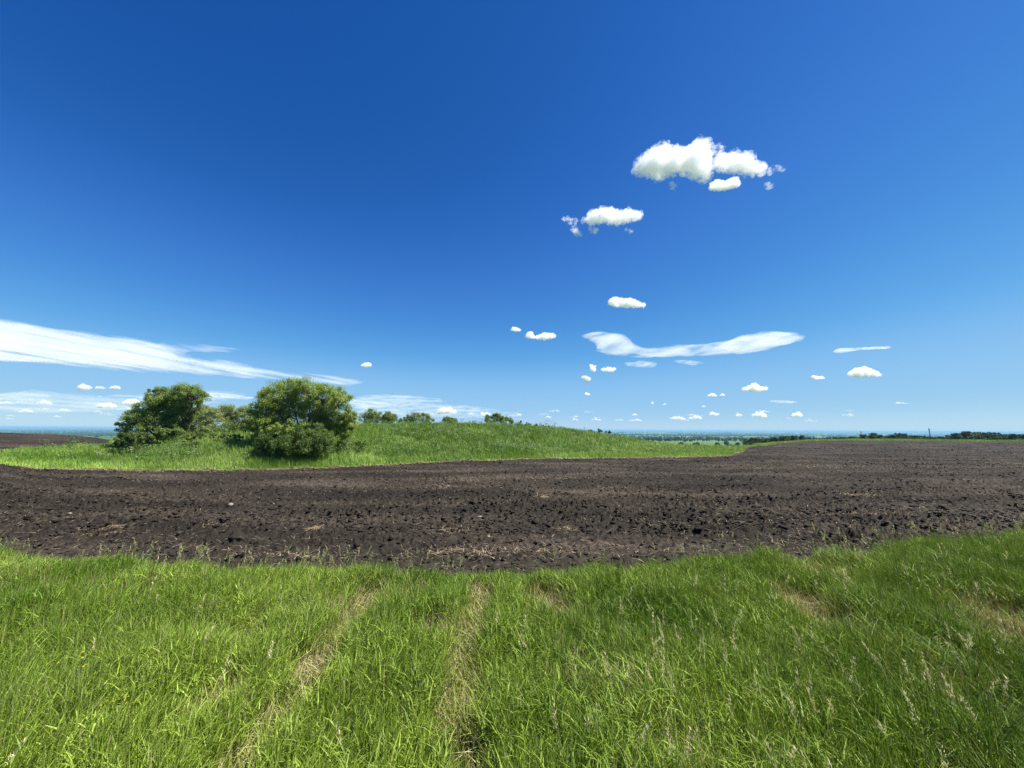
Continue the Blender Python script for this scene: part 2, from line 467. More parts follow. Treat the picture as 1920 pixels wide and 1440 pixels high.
# dry patches: (px, py, radius m, strength) on the ground plane of the verge
def seg_dist(X, Y, a, b):
    ax, ay = a; bx, by = b
    dx, dy = bx - ax, by - ay
    t = np.clip(((X - ax) * dx + (Y - ay) * dy) / (dx * dx + dy * dy), 0, 1)
    return np.hypot(X - ax - t * dx, Y - ay - t * dy)
GZ = 0.14
tracks = [[(400, 1500), (500, 1370), (575, 1270), (640, 1190), (700, 1110)], [(880, 1500), (880, 1400), (862, 1300), (870, 1200), (905, 1100)]]
patches = [(600, 1235, .13, 1), (470, 1195, .13, .6), (895, 1105, .16, .95), (812, 1180, .14, .9), (1020, 1125, .2, .85), (1040, 1150, .15, .8), (1495, 1125, .22, 1), (1555, 1165, .22, 1), (1530, 1070, .35, .6), (1600, 1050, .3, .4),
           (1885, 1165, .32, 1), (1905, 1215, .28, .8), (1800, 1330, .2, .4), (385, 1310, .15, .6), (660, 1130, .3, .55), (730, 1120, .2, .5), (890, 1170, .08, .9), (1300, 1450, .2, .3), (1120, 1300, .25, .3), (1740, 1260, .25, .35), (60, 1080, .5, .35), (260, 1100, .4, .25), (780, 1120, .15, .6)]
def dryness(X, Y):
    d = np.zeros_like(X)
    wob = (fbm(X * 3.1, Y * 3.1, 3, 77) - 0.5) * 0.22
    for tr in tracks:
        pts = [ground_at(a, b, GZ) for a, b in tr]
        for a, b in zip(pts[:-1], pts[1:]):
            s = seg_dist(X + wob, Y, a, b)
            d = np.maximum(d, 0.85 * np.clip(1.5 - s / 0.13, 0, 1))
    for px, py, r, s in patches:
        x0, y0 = ground_at(px, py, GZ)
        d = np.maximum(d, s * np.clip(1.5 - np.hypot((X - x0 + wob), (Y - y0 + wob) * 0.9) / r, 0, 1))
    return np.clip(d, 0, 1)
def patchness(X, Y):
    d = np.zeros_like(X); wob = (fbm(X * 3.1, Y * 3.1, 3, 77) - 0.5) * 0.22
    for px, py, r, s in patches:
        x0, y0 = ground_at(px, py, GZ)
        d = np.maximum(d, s * np.clip(1.5 - np.hypot((X - x0 + wob), (Y - y0 + wob) * 0.9) / r, 0, 1))
    return np.clip(d, 0, 1)

def scatter_verge(n):
    Y = 1.0 + rng.random(n * 2) ** 0.75 * 6.5
    X = (rng.random(n * 2) * 2 - 1) * (1.5 * Y + 1.4)
    keep = Y < verge_edge(X / Y) + rng.normal(0, 0.07, n * 2)
    return X[keep][:n], Y[keep][:n]
def lerp(a, b, t): return a + (b - a) * t
A = Acc()
X, Y = scatter_verge(520000)
n = len(X)
dr = dryness(X, Y)
clump = vnoise(X * 11, Y * 11, 15) * vnoise(X * 27, Y * 27, 16)
keep = (rng.random(n) > dr * 0.35) & (rng.random(n) < 0.35 + 1.6 * clump)
X, Y, dr = X[keep], Y[keep], dr[keep]; n = len(X)
tuft = fbm(X * 2.2, Y * 2.2, 3, 12)
tuft2 = vnoise(X * 9, Y * 9, 14)
hh = (0.17 + 0.20 * tuft + 0.12 * tuft2) * rng.uniform(0.55, 1.25, n) * (1 - 0.52 * dr)
hh *= np.interp(X / Y, [-1.3, -0.4, 0.2, 0.9, 1.4], [1.05, 0.9, 0.95, 1.05, 1.15])
hh *= np.clip(0.55 + (verge_edge(X / Y) - Y) * 1.5, 0.5, 1)
wd = rng.uniform(0.0026, 0.0082, n)
ldn = fbm(X * 1.8, Y * 1.8, 3, 19) * 5.0 + rng.normal(0, 1.1, n)
bias = np.interp(X / Y, [-1.2, 0, 1.2], [0.3, 1.5, 2.8])
ld = bias + (ldn - 2.5) * 1.4
lean = np.abs(rng.normal(0.16, 0.26, n)) + 0.7 * dr * rng.random(n)
face = rng.uniform(0, math.pi, n)
cA = np.array([0.145, 0.228, 0.020]); cB = np.array([0.255, 0.335, 0.050]); cC = np.array([0.065, 0.135, 0.012]); cD = np.array([0.40, 0.35, 0.17]); cE = np.array([0.30, 0.36, 0.13])
zone = np.clip(fbm(X * 0.9, Y * 0.9, 3, 70) * 2.2 - 0.6, 0, 1)[:, None]
t = rng.random(n)[:, None]
col = lerp(lerp(cC, cA, t), lerp(cA, cB, t), zone)
pale = rng.random(n) < 0.10 + 0.22 * (vnoise(X * 1.7, Y * 1.7, 171) > .6)
col[pale] = lerp(cB, cE, rng.random(pale.sum())[:, None])
pn_ = patchness(X, Y)
dd = rng.random(n) < (pn_ * 0.75 + dr * 0.26 + 0.04)
col[dd] = lerp(cD * np.array([.9, .88, .8]), cD * 1.25, rng.random(dd.sum())[:, None])
yel = (~dd) & (rng.random(n) < dr * 1.2)
col[yel] = lerp(cB, np.array([0.26, 0.27, 0.07]), rng.random(yel.sum())[:, None])
col *= (rng.uniform(0.55, 1.4, n) * np.interp(X / Y, [-.6, .4, 1.2], [.94, .88, .74]))[:, None]  # blades coloured darker to the right, imitating grass seen toward the sun
base = np.stack([X, Y, height(X, Y) + 0.01], -1)
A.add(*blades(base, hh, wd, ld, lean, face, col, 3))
# short arching leaves at mid height
X, Y = scatter_verge(390000); n = len(X)
dr = dryness(X, Y); k = rng.random(n) > dr * 1.5; X, Y = X[k], Y[k]; n = len(X)
tuft = fbm(X * 2.2, Y * 2.2, 3, 12)
top = (0.17 + 0.22 * tuft) * np.interp(X / Y, [-1.3, -0.4, 0.2, 0.9, 1.4], [1.05, 0.9, 0.95, 1.05, 1.15]) * np.clip(0.55 + (verge_edge(X / Y) - Y) * 1.5, 0.5, 1)
base = np.stack([X, Y, height(X, Y) + top * rng.uniform(.35, .95, n)], -1)
zone = np.clip(fbm(X * 0.9, Y * 0.9, 3, 70) * 2.2 - 0.6, 0, 1)[:, None]
t = rng.random(n)[:, None]
col = lerp(lerp(cC, cA, t), lerp(cA, cB * 1.15, t), zone) * (rng.uniform(0.6, 1.7, n) * np.interp(X / Y, [-.6, .4, 1.2], [.97, .90, .78]))[:, None]  # same sunward darkening to the right, put into the leaf colour
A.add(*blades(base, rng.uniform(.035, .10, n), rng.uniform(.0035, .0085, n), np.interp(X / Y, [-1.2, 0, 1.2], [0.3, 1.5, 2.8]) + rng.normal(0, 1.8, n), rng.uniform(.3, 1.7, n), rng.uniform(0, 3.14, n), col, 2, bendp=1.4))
# flattened dry litter in the patches
X, Y = scatter_verge(160000)
dr = dryness(X, Y)
k = rng.random(len(X)) < dr * 0.13 + patchness(X, Y) * .35 + 0.02
X, Y = X[k], Y[k]; n = len(X)
base = np.stack([X, Y, height(X, Y) + 0.04 + rng.random(n) * 0.07], -1)
col = lerp(np.array([0.38, 0.35, 0.16]), np.array([0.60, 0.56, 0.28]), rng.random(n)[:, None])
A.add(*blades(base, rng.uniform(0.04, 0.10, n), rng.uniform(.003, .006, n), rng.uniform(0, 6.28, n), rng.uniform(1.2, 3.0, n), rng.uniform(0, 3.14, n), col, 2, bendp=1.2))
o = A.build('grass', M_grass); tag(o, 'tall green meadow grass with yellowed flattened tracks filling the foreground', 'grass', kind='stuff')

# seed stalks with drooping panicles
def seed_stalks(X, Y, H, size, colr):
    A = Acc(); n = len(X)
    z0 = height(X, Y)
    ld = rng.uniform(0, 6.28, n); ld = np.interp(X / Y, [-1.2, 0, 1.2], [0.2, 1.0, 2.6]) + rng.normal(0, 1.8, n)
    ln = rng.uniform(0.05, 0.4, n)
    base = np.stack([X, Y, z0], -1)
    A.add(*blades(base, H, np.full(n, 0.0028), ld, ln, np.zeros(n), np.tile(colr * 0.6, (n, 1)), 4))
    A.add(*blades(base, H, np.full(n, 0.0028), ld, ln, np.full(n, 1.57), np.tile(colr * 0.6, (n, 1)), 4))
    # spikelets along the upper stalk
    K = 34
    idx = np.repeat(np.arange(n), K)
    t = 1 - rng.random(n * K) * (size / H)[idx]
    t = np.clip(t, 0.3, 1)
    d = (ln * H)[idx] * t ** 1.8
    zc = H[idx] * (t - 0.28 * ln[idx] * t ** 2)
    top = (1 - t) / (size / H)[idx]
    side = rng.uniform(0, 6.28, n * K)
    spread = size[idx] * 0.13 * (0.25 + top) * rng.random(n * K)
    bx = X[idx] + np.cos(ld[idx]) * d + np.cos(side) * spread
    by = Y[idx] + np.sin(ld[idx]) * d + np.sin(side) * spread
    b = np.stack([bx, by, z0[idx] + zc - spread * 0.4], -1)
    cc = colr * rng.uniform(0.7, 1.35, n * K)[:, None]
    A.add(*blades(b, rng.uniform(0.010, 0.022, n * K), rng.uniform(.0024, .0046, n * K), ld[idx] * 0.4 + side * 0.6, rng.uniform(0.2, 1.0, n * K), rng.uniform(0, 3.14, n * K), cc, 2))
    return A
u = []
def stalk_pts(n, f):
    Xs, Ys_ = scatter_verge(n)
    p = f(Xs / Ys_, Ys_)
    k = rng.random(len(Xs)) < p
    return Xs[k], Ys_[k]
Xs, Ys_ = stalk_pts(9000, lambda c, Y: 0.007 + 0.10 * (c > 0.1) * (Y < 2.8) + 0.02 * (c > 0.4))
H = rng.uniform(0.42, 0.62, len(Xs)); S = rng.uniform(0.08, 0.15, len(Xs))
o = seed_stalks(Xs, Ys_, H, S, np.array([0.60, 0.54, 0.28])).build('seed_heads', M_straw)
tag(o, 'pale straw coloured grass seed heads standing above the foreground grass', 'seed heads', kind='stuff')
# thin stalks along the verge's far edge, seen against the soil
n = 620
c_ = rng.uniform(-1.45, 1.45, n)
Ye = verge_edge(c_) + rng.normal(0.02, 0.12, n)
dens = np.interp(c_, [-1.4, -0.9, -0.5, -0.1, 0.2, 0.6, 0.9, 1.4], [1, 1, .9, .35, .2, .35, .9, 1]) * np.clip(fbm(c_ * 9, c_ * 0, 3, 90) * 2.4 - 0.5, 0.05, 1)
k = rng.random(n) < dens
c_, Ye = c_[k], Ye[k]
H = rng.uniform(0.22, 0.46, len(c_)) * np.interp(c_, [-1.4, 0.3, 0.8, 1.4], [1, .85, 1.1, 1.25]); S = rng.uniform(0.07, 0.15, len(c_))
o = seed_stalks(c_ * Ye, Ye, H, S, np.array([0.36, 0.40, 0.15])).build('edge_stalks', M_straw)
tag(o, 'thin pale grass stalks along the verge edge against dark soil', 'grass stalks', kind='stuff')

# ------------------------------------------------------------------ field clods and straw
def ico(level):
    import bmesh
    bm = bmesh.new(); bmesh.ops.create_icosphere(bm, subdivisions=level, radius=1.0)
    v = np.array([x.co[:] for x in bm.verts]); f = np.array([[x.index for x in q.verts] for q in bm.faces]); bm.free()
    return v, f
I1, I2 = ico(1), ico(2)
def lumps(pos, size, ic, flat=0.65, rough=0.35):
    v0, f0 = ic; n = len(pos)
    V = np.repeat(v0[None], n, 0) * (1 + rng.normal(0, rough, (n, len(v0), 1))).clip(0.45, 1.7)
    sc = size[:, None] * np.stack([rng.uniform(0.7, 1.4, n), rng.uniform(0.6, 1.1, n), rng.uniform(0.3, 0.8, n) * flat / 0.65], -1)
    V = V * sc[:, None, :]
    a = rng.uniform(0, 6.28, n); ca, sa = np.cos(a)[:, None], np.sin(a)[:, None]
    x = V[..., 0] * ca - V[..., 1] * sa; y = V[..., 0] * sa + V[..., 1] * ca
    V[..., 0], V[..., 1] = x, y
    V = V + pos[:, None, :]
    Fc = (f0[None] + (np.arange(n) * len(v0))[:, None, None]).reshape(-1, 3)
    return V.reshape(-1, 3), Fc
def field_pts(n, y0, y1, pw=1.0, edge=0.0):
    Y = np.exp(rng.uniform(math.log(y0), math.log(y1), n))
    c = rng.uniform(-1.5, 1.5, n)
    k = (Y > verge_edge(c) - 0.05) & (Y < field_edge(c) - 0.1 + edge)
    return c[k] * Y[k], Y[k]
def soilz(X, Y): return height(X, Y) + soil_relief(X, Y) - 0.04
vs, fs, off = [], [], 0
for (n, y0, y1, ic, smin, smax) in [(26000, 4, 12, I2, 0.007, 0.044), (64000, 7, 40, I1, 0.016, 0.07), (16000, 25, 60, I1, 0.03, 0.10), (18000, 45, 112, I1, 0.05, 0.15)]:
    X, Y = field_pts(n, y0, y1)
    pn = vnoise(X * 0.7, Y * 1.0, 91)
    k = rng.random(len(X)) < 0.25 + pn
    X, Y = X[k], Y[k]
    s = smin + (smax - smin) * rng.random(len(X)) ** 4.0
    v, f = lumps(np.stack([X, Y, soilz(X, Y) + s * 0.15], -1), s, ic, rough=0.24 if ic is I2 else 0.28, flat=0.48)
    vs.append(v); fs.append(f + off); off += len(v)
o = mesh('soil_clods', np.concatenate(vs), [np.concatenate(fs)], M_soil)
tag(o, 'dark broken clods of earth scattered over the ploughed field', 'soil clods', kind='stuff')

A = Acc()
def straw_at(X, Y, lmin, lmax, wmul=1.0):
    n = len(X)
    base = np.stack([X, Y, soilz(X, Y) + rng.uniform(0.01, 0.05, n)], -1)
    col = lerp(np.array([0.24, 0.18, 0.10]), np.array([0.60, 0.50, 0.32]), rng.random(n)[:, None] ** 1.3)
    L = rng.uniform(lmin, lmax, n)
    A.add(*blades(base, L * 0.25, rng.uniform(.005, .012, n) * wmul * np.clip(Y / 8, 1, 5), rng.uniform(0, 6.28, n), np.full(n, 3.6), rng.uniform(0, 3.14, n), col, 2, bendp=1.1))
X, Y = field_pts(30000, 4, 110)
k = rng.random(len(X)) < np.clip(fbm(X * .25, Y * .5, 3, 140) * 3 - .9, .1, 1)
X, Y = X[k], Y[k]
straw_at(X, Y, 0.03, 0.16)
# straw clusters seen in the photo
for (px, py, sx, sy, nn) in [(590, 1003, .05, .05, 160), (400, 998, .14, .05, 60), (220, 1000, .12, .04, 70), (190, 1013, .3, .03, 60), (825, 921, .28, .3, 130), (875, 908, .4, .35, 100), (1020, 946, .12, .2, 130), (1150, 925, .3, .1, 100), (1050, 900, 1.2, .3, 200),
                          (840, 1000, .25, .12, 90), (1060, 1002, .1, .1, 50), (1610, 945, .35, .12, 140), (1560, 875, 3.2, .8, 260), (1640, 970, .5, .12, 120), (1850, 875, 3.5, .6, 260), (1680, 882, 3, .6, 150), (1460, 875, 3, .7, 160), (640, 900, .7, .3, 70), (310, 905, 1.5, .4, 120),
                          (1000, 1040, 1.0, .25, 220), (1340, 985, 1.2, .2, 120), (90, 985, .6, .2, 40), (880, 1050, .4, .12, 120), (550, 1050, .6, .12, 100), (1600, 1035, .9, .15, 150)]:
    x0, y0 = ground_at(px, py, -0.1 if py > 960 else -0.4)
    nn = int(nn * 1.7); X = x0 + rng.normal(0, sx, nn); Y = y0 + rng.normal(0, sy, nn)
    straw_at(X, Y, 0.05, 0.16)
# pale straw line along the foot of the hill
c_ = rng.uniform(ray(40, 850)[0], ray(1395, 850)[0], 5200); Y = field_edge(c_) * (1 - np.abs(rng.normal(0, 0.012, len(c_)))) + 0.15
straw_at(c_ * Y, Y, 0.1, 0.35, 1.4)
o = A.build('straw', M_straw); tag(o, 'pale bits of straw and stubble lying on the dark soil', 'straw', kind='stuff')

# single stones and big clods
def rock(name, label, cat, px, py, size, mat, z=-0.1, group=None, flat=0.75):
    x0, y0 = ground_at(px, py, z)
    zz = float(soilz(np.array([x0]), np.array([y0]))[0])
    v0, f0 = ico(3)
    nn = np.array([0.16 * (vnoise(p[0] * 2 + px, p[1] * 2 + p[2] * 1.7, 4) - 0.5) + 0.08 * (vnoise(p[0] * 6 + px, p[2] * 6 + p[1], 5) - 0.5) for p in v0])
    v = v0 * (1 + nn * 2)[:, None] * np.array([1, 0.75, flat]) * size
    o = mesh(name, v + np.array([x0, y0, zz + size * 0.35]), [f0], mat, smooth=(mat is M_stone), loc=(x0, y0, zz))
    return tag(o, label, cat, group)
rock('stone', 'small white stone on bare soil near the left edge', 'stone', 130, 968, 0.045, M_stone, group='pale stones on the field')
rock('stone', 'rounded tan stone on the soil left of centre below the dark tree', 'stone', 433, 943, 0.075, M_stone, group='pale stones on the field')
rock('stone', 'flat pale stone among the coarse clods in mid field', 'stone', 900, 967, 0.07, M_stone, flat=0.45, group='pale stones on the field')
rock('stone', 'small chalky stone close to the verge at the picture centre', 'stone', 918, 1050, 0.025, M_stone, group='pale stones on the field')
rock('stone', 'pale chip of stone on the smooth soil right of centre', 'stone', 1465, 975, 0.03, M_stone, group='pale stones on the field')
rock('stone', 'whitish stone beside dark clods just above the central verge', 'stone', 915, 1012, 0.03, M_stone, group='pale stones on the field')
rock('earth_clod', 'large black clod of earth beside the verge left of centre', 'clod', 443, 1023, 0.13, M_soil, flat=0.5)
rock('earth_clod', 'black lump of earth near the grass edge below mid field', 'clod', 668, 1037, 0.05, M_soil)
rock('earth_clod', 'jagged dark clod standing up in the mid field', 'clod', 765, 937, 0.10, M_soil)
rock('earth_clod', 'dark clod among pale straw on the right half of the field', 'clod', 1495, 977, 0.07, M_soil)

# ------------------------------------------------------------------ hill grass and weeds
A = Acc()
def hill_pts(n, f=None):
    px = rng.uniform(-120, 2050, n)
    c = np.interp(px, [-400, 2300], [ray(-400, 840)[0], ray(2300, 840)[0]])
    c = np.array([(p - 960) / F for p in px])
    fe = field_edge(c)
    Y = fe * np.exp(rng.random(n) * 0.62)
    Y = np.where(c < ray(235, 840)[0], fe + rng.random(n) * (hill_edge(c) - fe), Y)
    Y = np.where(px > 1400, fe * (1 + rng.random(n) * 0.12), Y)
    return c * Y, Y, px
X, Y, px = hill_pts(240000)
n = len(X)
zz = hillz(X, Y)
sc = np.clip(Y / 26, 0.8, 3.5)
big = fbm(X * 0.35, Y * 0.5, 3, 101)
hh = (0.22 + 0.35 * big) * rng.uniform(0.6, 1.3, n) * np.clip((Y - field_edge(X / Y)) / 1.5 + 0.45, 0.4, 1)
hh *= np.where(px < 230, 0.75, 1) * np.where(px > 1180, 0.75, 1) * np.where(px > 1410, 1.6, 1)
wd = rng.uniform(0.012, 0.03, n) * sc
ld = 3.3 + (fbm(X * 0.5, Y * 0.5, 2, 7) - 0.5) * 4 + rng.normal(0, 0.7, n)
lean = np.abs(rng.normal(0.35, 0.25, n))
g1, g2, g3 = np.array([0.145, 0.235, 0.030]), np.array([0.25, 0.33, 0.07]), np.array([0.085, 0.165, 0.022])
zt = np.clip(fbm(X * 0.3, Y * 0.6, 4, 120) * 2.4 - 0.7, 0, 1)[:, None]
t = rng.random(n)[:, None]
col = lerp(lerp(g3, g1, t), lerp(g1, g2, t), zt)
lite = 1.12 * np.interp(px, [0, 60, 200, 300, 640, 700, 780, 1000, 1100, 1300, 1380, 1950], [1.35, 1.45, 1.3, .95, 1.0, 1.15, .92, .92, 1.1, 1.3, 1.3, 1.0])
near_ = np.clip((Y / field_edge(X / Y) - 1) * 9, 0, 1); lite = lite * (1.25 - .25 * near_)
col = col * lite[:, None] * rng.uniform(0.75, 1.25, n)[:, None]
yl = rng.random(n) < np.interp(px, [0, 240, 300, 1050, 1200, 1400, 1950], [.12, .1, .05, .08, .3, .35, .1])
col[yl] = lerp(np.array([0.26, 0.27, 0.11]), np.array([0.36, 0.33, 0.17]), rng.random(yl.sum())[:, None])
A.add(*blades(np.stack([X, Y, zz - 0.03], -1), hh, wd, ld, lean, rng.uniform(-0.9, 0.9, n), col, 2))
o = A.build('hill_grass', M_grass); tag(o, 'rank green grass covering the low hill and field margins', 'grass', kind='stuff')

def leafquads(centers, size, nrm, col, up=0.0):
    n = len(centers)
    nrm = nrm / (np.linalg.norm(nrm, axis=1, keepdims=True) + 1e-9)
    r = rng.normal(0, 1, (n, 3)); a = np.cross(nrm, r); a /= np.linalg.norm(a, axis=1, keepdims=True) + 1e-9
    b = np.cross(nrm, a)
    s = size[:, None]
    V = np.stack([centers - a * s * 0.5, centers + b * s * 0.27 + nrm * s * .05, centers + a * s * 0.5, centers - b * s * 0.27 + nrm * s * .05], 1)
    Q = (np.arange(n) * 4)[:, None] + np.array([[0, 1, 2, 3]])
    return V.reshape(-1, 3), Q, np.zeros((0, 3), int), np.repeat(col, 4, 0)
# weeds: leafy herbs on the hill face
A = Acc()
cxw, cyw = [], []
X, Y, px = hill_pts(15000)
den = np.interp(px, [0, 250, 300, 450, 470, 680, 780, 850, 1010, 1080, 1200], [.03, .08, .5, .6, .2, .45, .8, 1, 1, .5, .08]) * (Y > field_edge(X / Y) * 1.08) * np.clip(fbm(X * .4, Y * .6, 2, 130) * 3 - 0.9, 0, 1)
k = rng.random(len(X)) < den
X, Y, px = X[k], Y[k], px[k]
Hh = rng.uniform(0.25, 0.6, len(X)) * (1 + .9 * (rng.random(len(X)) < .12)); m = 40
idx = np.repeat(np.arange(len(X)), m)
pos = np.stack([X[idx] + rng.normal(0, .13, len(idx)), Y[idx] + rng.normal(0, .13, len(idx)), hillz(X, Y)[idx] + Hh[idx] * rng.random(len(idx)) ** 0.7], -1)
gray = (rng.random(len(X)) < 0.4)[idx][:, None]
col = np.where(gray, np.array([0.19, 0.26, 0.11]), np.array([0.10, 0.185, 0.03])) * rng.uniform(0.7, 1.3, (len(idx), 1))
A.add(*leafquads(pos, rng.uniform(0.06, 0.12, len(idx)), rng.normal(0, 1, (len(idx), 3)) + np.array([0, -.3, .8]), col))
o = A.build('hill_weeds', M_leaf); tag(o, 'leafy dark and grey green weeds growing over the hill face', 'weeds', kind='stuff')

# small broad-leaved weeds and yellow blossoms inside the verge
def herb(name, label, px, py, n, h, lsz, col, flower=None, cat='plant', group=None):
    x0, y0 = ground_at(px, py, 0.25)
    z0 = float(height(np.array([x0]), np.array([y0]))[0])
    root = empty(name, (x0, y0, z0)); tag(root, label, cat, group)
    A = Acc()
    pos = np.stack([x0 + rng.normal(0, .05, n), y0 + rng.normal(0, .05, n), z0 + h * rng.uniform(.3, 1, n)], -1)
    A.add(*leafquads(pos, rng.uniform(.7, 1.2, n) * lsz, rng.normal(0, .7, (n, 3)) + np.array([0, -.4, 1]), np.array(col) * rng.uniform(.8, 1.25, (n, 1))))
    A.build('leaves', M_leaf, root, loc=(x0, y0, z0))
    B = Acc(); k = 7
    b = np.stack([x0 + rng.normal(0, .02, k), y0 + rng.normal(0, .02, k), np.full(k, z0)], -1)
    B.add(*blades(b, np.full(k, h), np.full(k, .006), rng.uniform(0, 6.28, k), rng.uniform(.1, .35, k), np.zeros(k), np.tile(np.array(col) * .8, (k, 1)), 3))
    B.build('stem', M_leaf, root, loc=(x0, y0, z0))
    if flower:
        Fq = Acc(); q = 12
        pos = np.stack([x0 + rng.normal(0, .07, q), y0 + rng.normal(0, .07, q), z0 + h * rng.uniform(.95, 1.15, q)], -1)
        Fq.add(*leafquads(pos, rng.uniform(.012, .02, q), rng.normal(0, .5, (q, 3)) + np.array([0, -.5, 1]), np.array(flower) * rng.uniform(.9, 1.1, (q, 1))))
        Fq.build('blossom', M_leaf, root, loc=(x0, y0, z0))
YEL = (0.62, 0.52, 0.03)
herb('flowering_weed', 'yellow flowering weed in the grass at lower left, the upper bigger one', 172, 1262, 60, .33, .035, (.12, .19, .03), YEL, group='yellow flowering weeds')
herb('flowering_weed', 'small yellow flowering weed furthest right of the yellow ones', 222, 1325, 30, .28, .03, (.12, .19, .03), YEL, group='yellow flowering weeds')
herb('leafy_weed', 'star shaped leafy weed in the right foreground left of the dry tuft', 1320, 1092, 60, .30, .035, (.16, .24, .05), group='leafy weeds in the verge')
herb('leafy_weed', 'pale leafy weed below and left of the twin dry tufts', 1450, 1130, 50, .30, .035, (.16, .24, .05), group='leafy weeds in the verge')
herb('leafy_weed', 'broad leafed green weed at the left margin of the right foreground', 1300, 1165, 50, .28, .035, (.15, .24, .04), group='leafy weeds in the verge')

# ------------------------------------------------------------------ trees
def tube(A, p0, p1, r0, r1, bend=None, segs=4, sides=5, col=(0.1, 0.09, 0.07)):
    p0, p1 = np.asarray(p0, float), np.asarray(p1, float)
    if bend is None: bend = np.zeros(3)
    ts = np.linspace(0, 1, segs + 1)
    c = p0 + (p1 - p0) * ts[:, None] + bend * (np.sin(ts * math.pi))[:, None]
    d = (p1 - p0) / (np.linalg.norm(p1 - p0) + 1e-9)
    a = np.cross(d, [0.3, 0.5, 0.81]); a /= np.linalg.norm(a) + 1e-9; b = np.cross(d, a)
    an = np.linspace(0, 2 * math.pi, sides, endpoint=False)
    rr = r0 + (r1 - r0) * ts
    V = c[:, None, :] + rr[:, None, None] * (np.cos(an)[None, :, None] * a + np.sin(an)[None, :, None] * b)
    q = []
    for i in range(segs):
        for j in range(sides):
            q.append((i * sides + j, i * sides + (j + 1) % sides, (i + 1) * sides + (j + 1) % sides, (i + 1) * sides + j))
    A.add(V.reshape(-1, 3), np.array(q), np.zeros((0, 3), int), np.tile(np.array(col), (V.shape[0] * sides, 1)))
    return c
def crown_geo(blobs, base, nstem, trunk_r, nclump, nleaf, lsz, cA, cB, wood=(0.09, 0.075, 0.06), clump_r=0.34, shell=0.5):
    """blobs: (n,4) centre xyz and radius; returns (leaf Acc, wood Acc)"""
    L, T = Acc(), Acc()
    blobs = np.asarray(blobs, float)
    cen = blobs[:, :3].mean(0)
    vol = blobs[:, 3] ** 2; pr = vol / vol.sum()
    H = cen[2] - base[2]
    stems = []
    for s in range(nstem):
        a = rng.uniform(0, 6.28); rad = 0.0 if nstem == 1 else trunk_r * 2.5
        b0 = base + np.array([math.cos(a) * rad, math.sin(a) * rad * .6, -0.15])
        f = base * 0.55 + cen * 0.45 + np.array([rng.normal(0, .12 * H), rng.normal(0, .12 * H), rng.normal(-.15 * H, .06 * H)])
        tube(T, b0, f, trunk_r, trunk_r * .7, np.array([rng.normal(0, .06), 0, 0]) * H, 5, 7, wood)
        stems.append(f)
    stems = np.array(stems)
    for bi, b in enumerate(blobs):
        s = stems[np.argmin(np.linalg.norm(stems - b[:3], axis=1))]
        hub = b[:3] - np.array([0, 0, b[3] * .35])
        tube(T, s, hub, trunk_r * .6, trunk_r * .3, rng.normal(0, .06, 3) * H, 5, 5, wood)
        k = max(3, int(nclump * pr[bi]))
        d = rng.normal(0, 1, (k, 3)); d /= np.linalg.norm(d, axis=1, keepdims=True)
        d[:, 2] = np.abs(d[:, 2]) * np.where(rng.random(k) < 0.72, 1, -0.8)
        rr = b[3] * (shell + (1 - shell) * rng.random(k) ** 0.6)
        cc = b[:3] + d * rr[:, None]
        for q in range(k):
            cr = b[3] * clump_r * rng.uniform(.6, 1.25)
            tube(T, hub + rng.normal(0, .1, 3) * b[3], cc[q] - np.array([0, 0, cr * .3]), trunk_r * .2, trunk_r * .05, rng.normal(0, .07, 3) * b[3], 3, 4, wood)
            m = int(nleaf * rng.uniform(.6, 1.3))
            p = rng.normal(0, 1, (m, 3)); p /= np.linalg.norm(p, axis=1, keepdims=True)
            p = p * (rng.random(m) ** 0.45)[:, None] * np.array([1, 1, .85])
            pos = cc[q] + p * cr
            nr = p + rng.normal(0, .55, (m, 3)) + np.array([0, 0, .35])
            mixv = rng.random(); pos = pos + rng.normal(0, cr * .12, pos.shape)
            col = lerp(np.array(cA), np.array(cB), np.clip(mixv + rng.normal(0, .25, (m, 1)), 0, 1)) * rng.uniform(.8, 1.2, (m, 1))
            L.add(*leafquads(pos, lsz * rng.uniform(.65, 1.35, m), nr, col))
    return L, T
def tree(name, label, cat, bpx, Y, blobs, nclump, nleaf, lsz, cA, cB, nstem=1, tr=0.1, group=None, wood=(0.09, 0.075, 0.06), clump_r=0.34, shell=0.5, leafname='crown', zoff=0):
    """blobs given as (photo x, photo y, radius px, depth offset in m)"""
    x0 = ray(bpx, 840)[0] * Y
    z0 = float(hillz(np.array([x0]), np.array([Y]))[0]) + zoff
    base = np.array([x0, Y, z0])
    bl = []
    for b in blobs:
        dY = b[3] if len(b) > 3 else 0
        p = P(b[0], b[1], Y + dY); bl.append((*p, b[2] / F * (Y + dY)))
    L, T = crown_geo(bl, base, nstem, tr, nclump, nleaf, lsz, cA, cB, wood, clump_r, shell)
    root = empty(name, base); tag(root, label, cat, group)
    T.build('trunk' if cat == 'tree' else 'stems', M_bark, root, loc=base, smooth=True)
    L.build(leafname, M_leaf, root, loc=base)
    return root
OL1, OL2 = (0.15, 0.235, 0.038), (0.37, 0.43, 0.10)
DK1, DK2 = (0.075, 0.130, 0.032), (0.14, 0.195, 0.06)
PG1, PG2 = (0.20, 0.25, 0.09), (0.34, 0.38, 0.15)
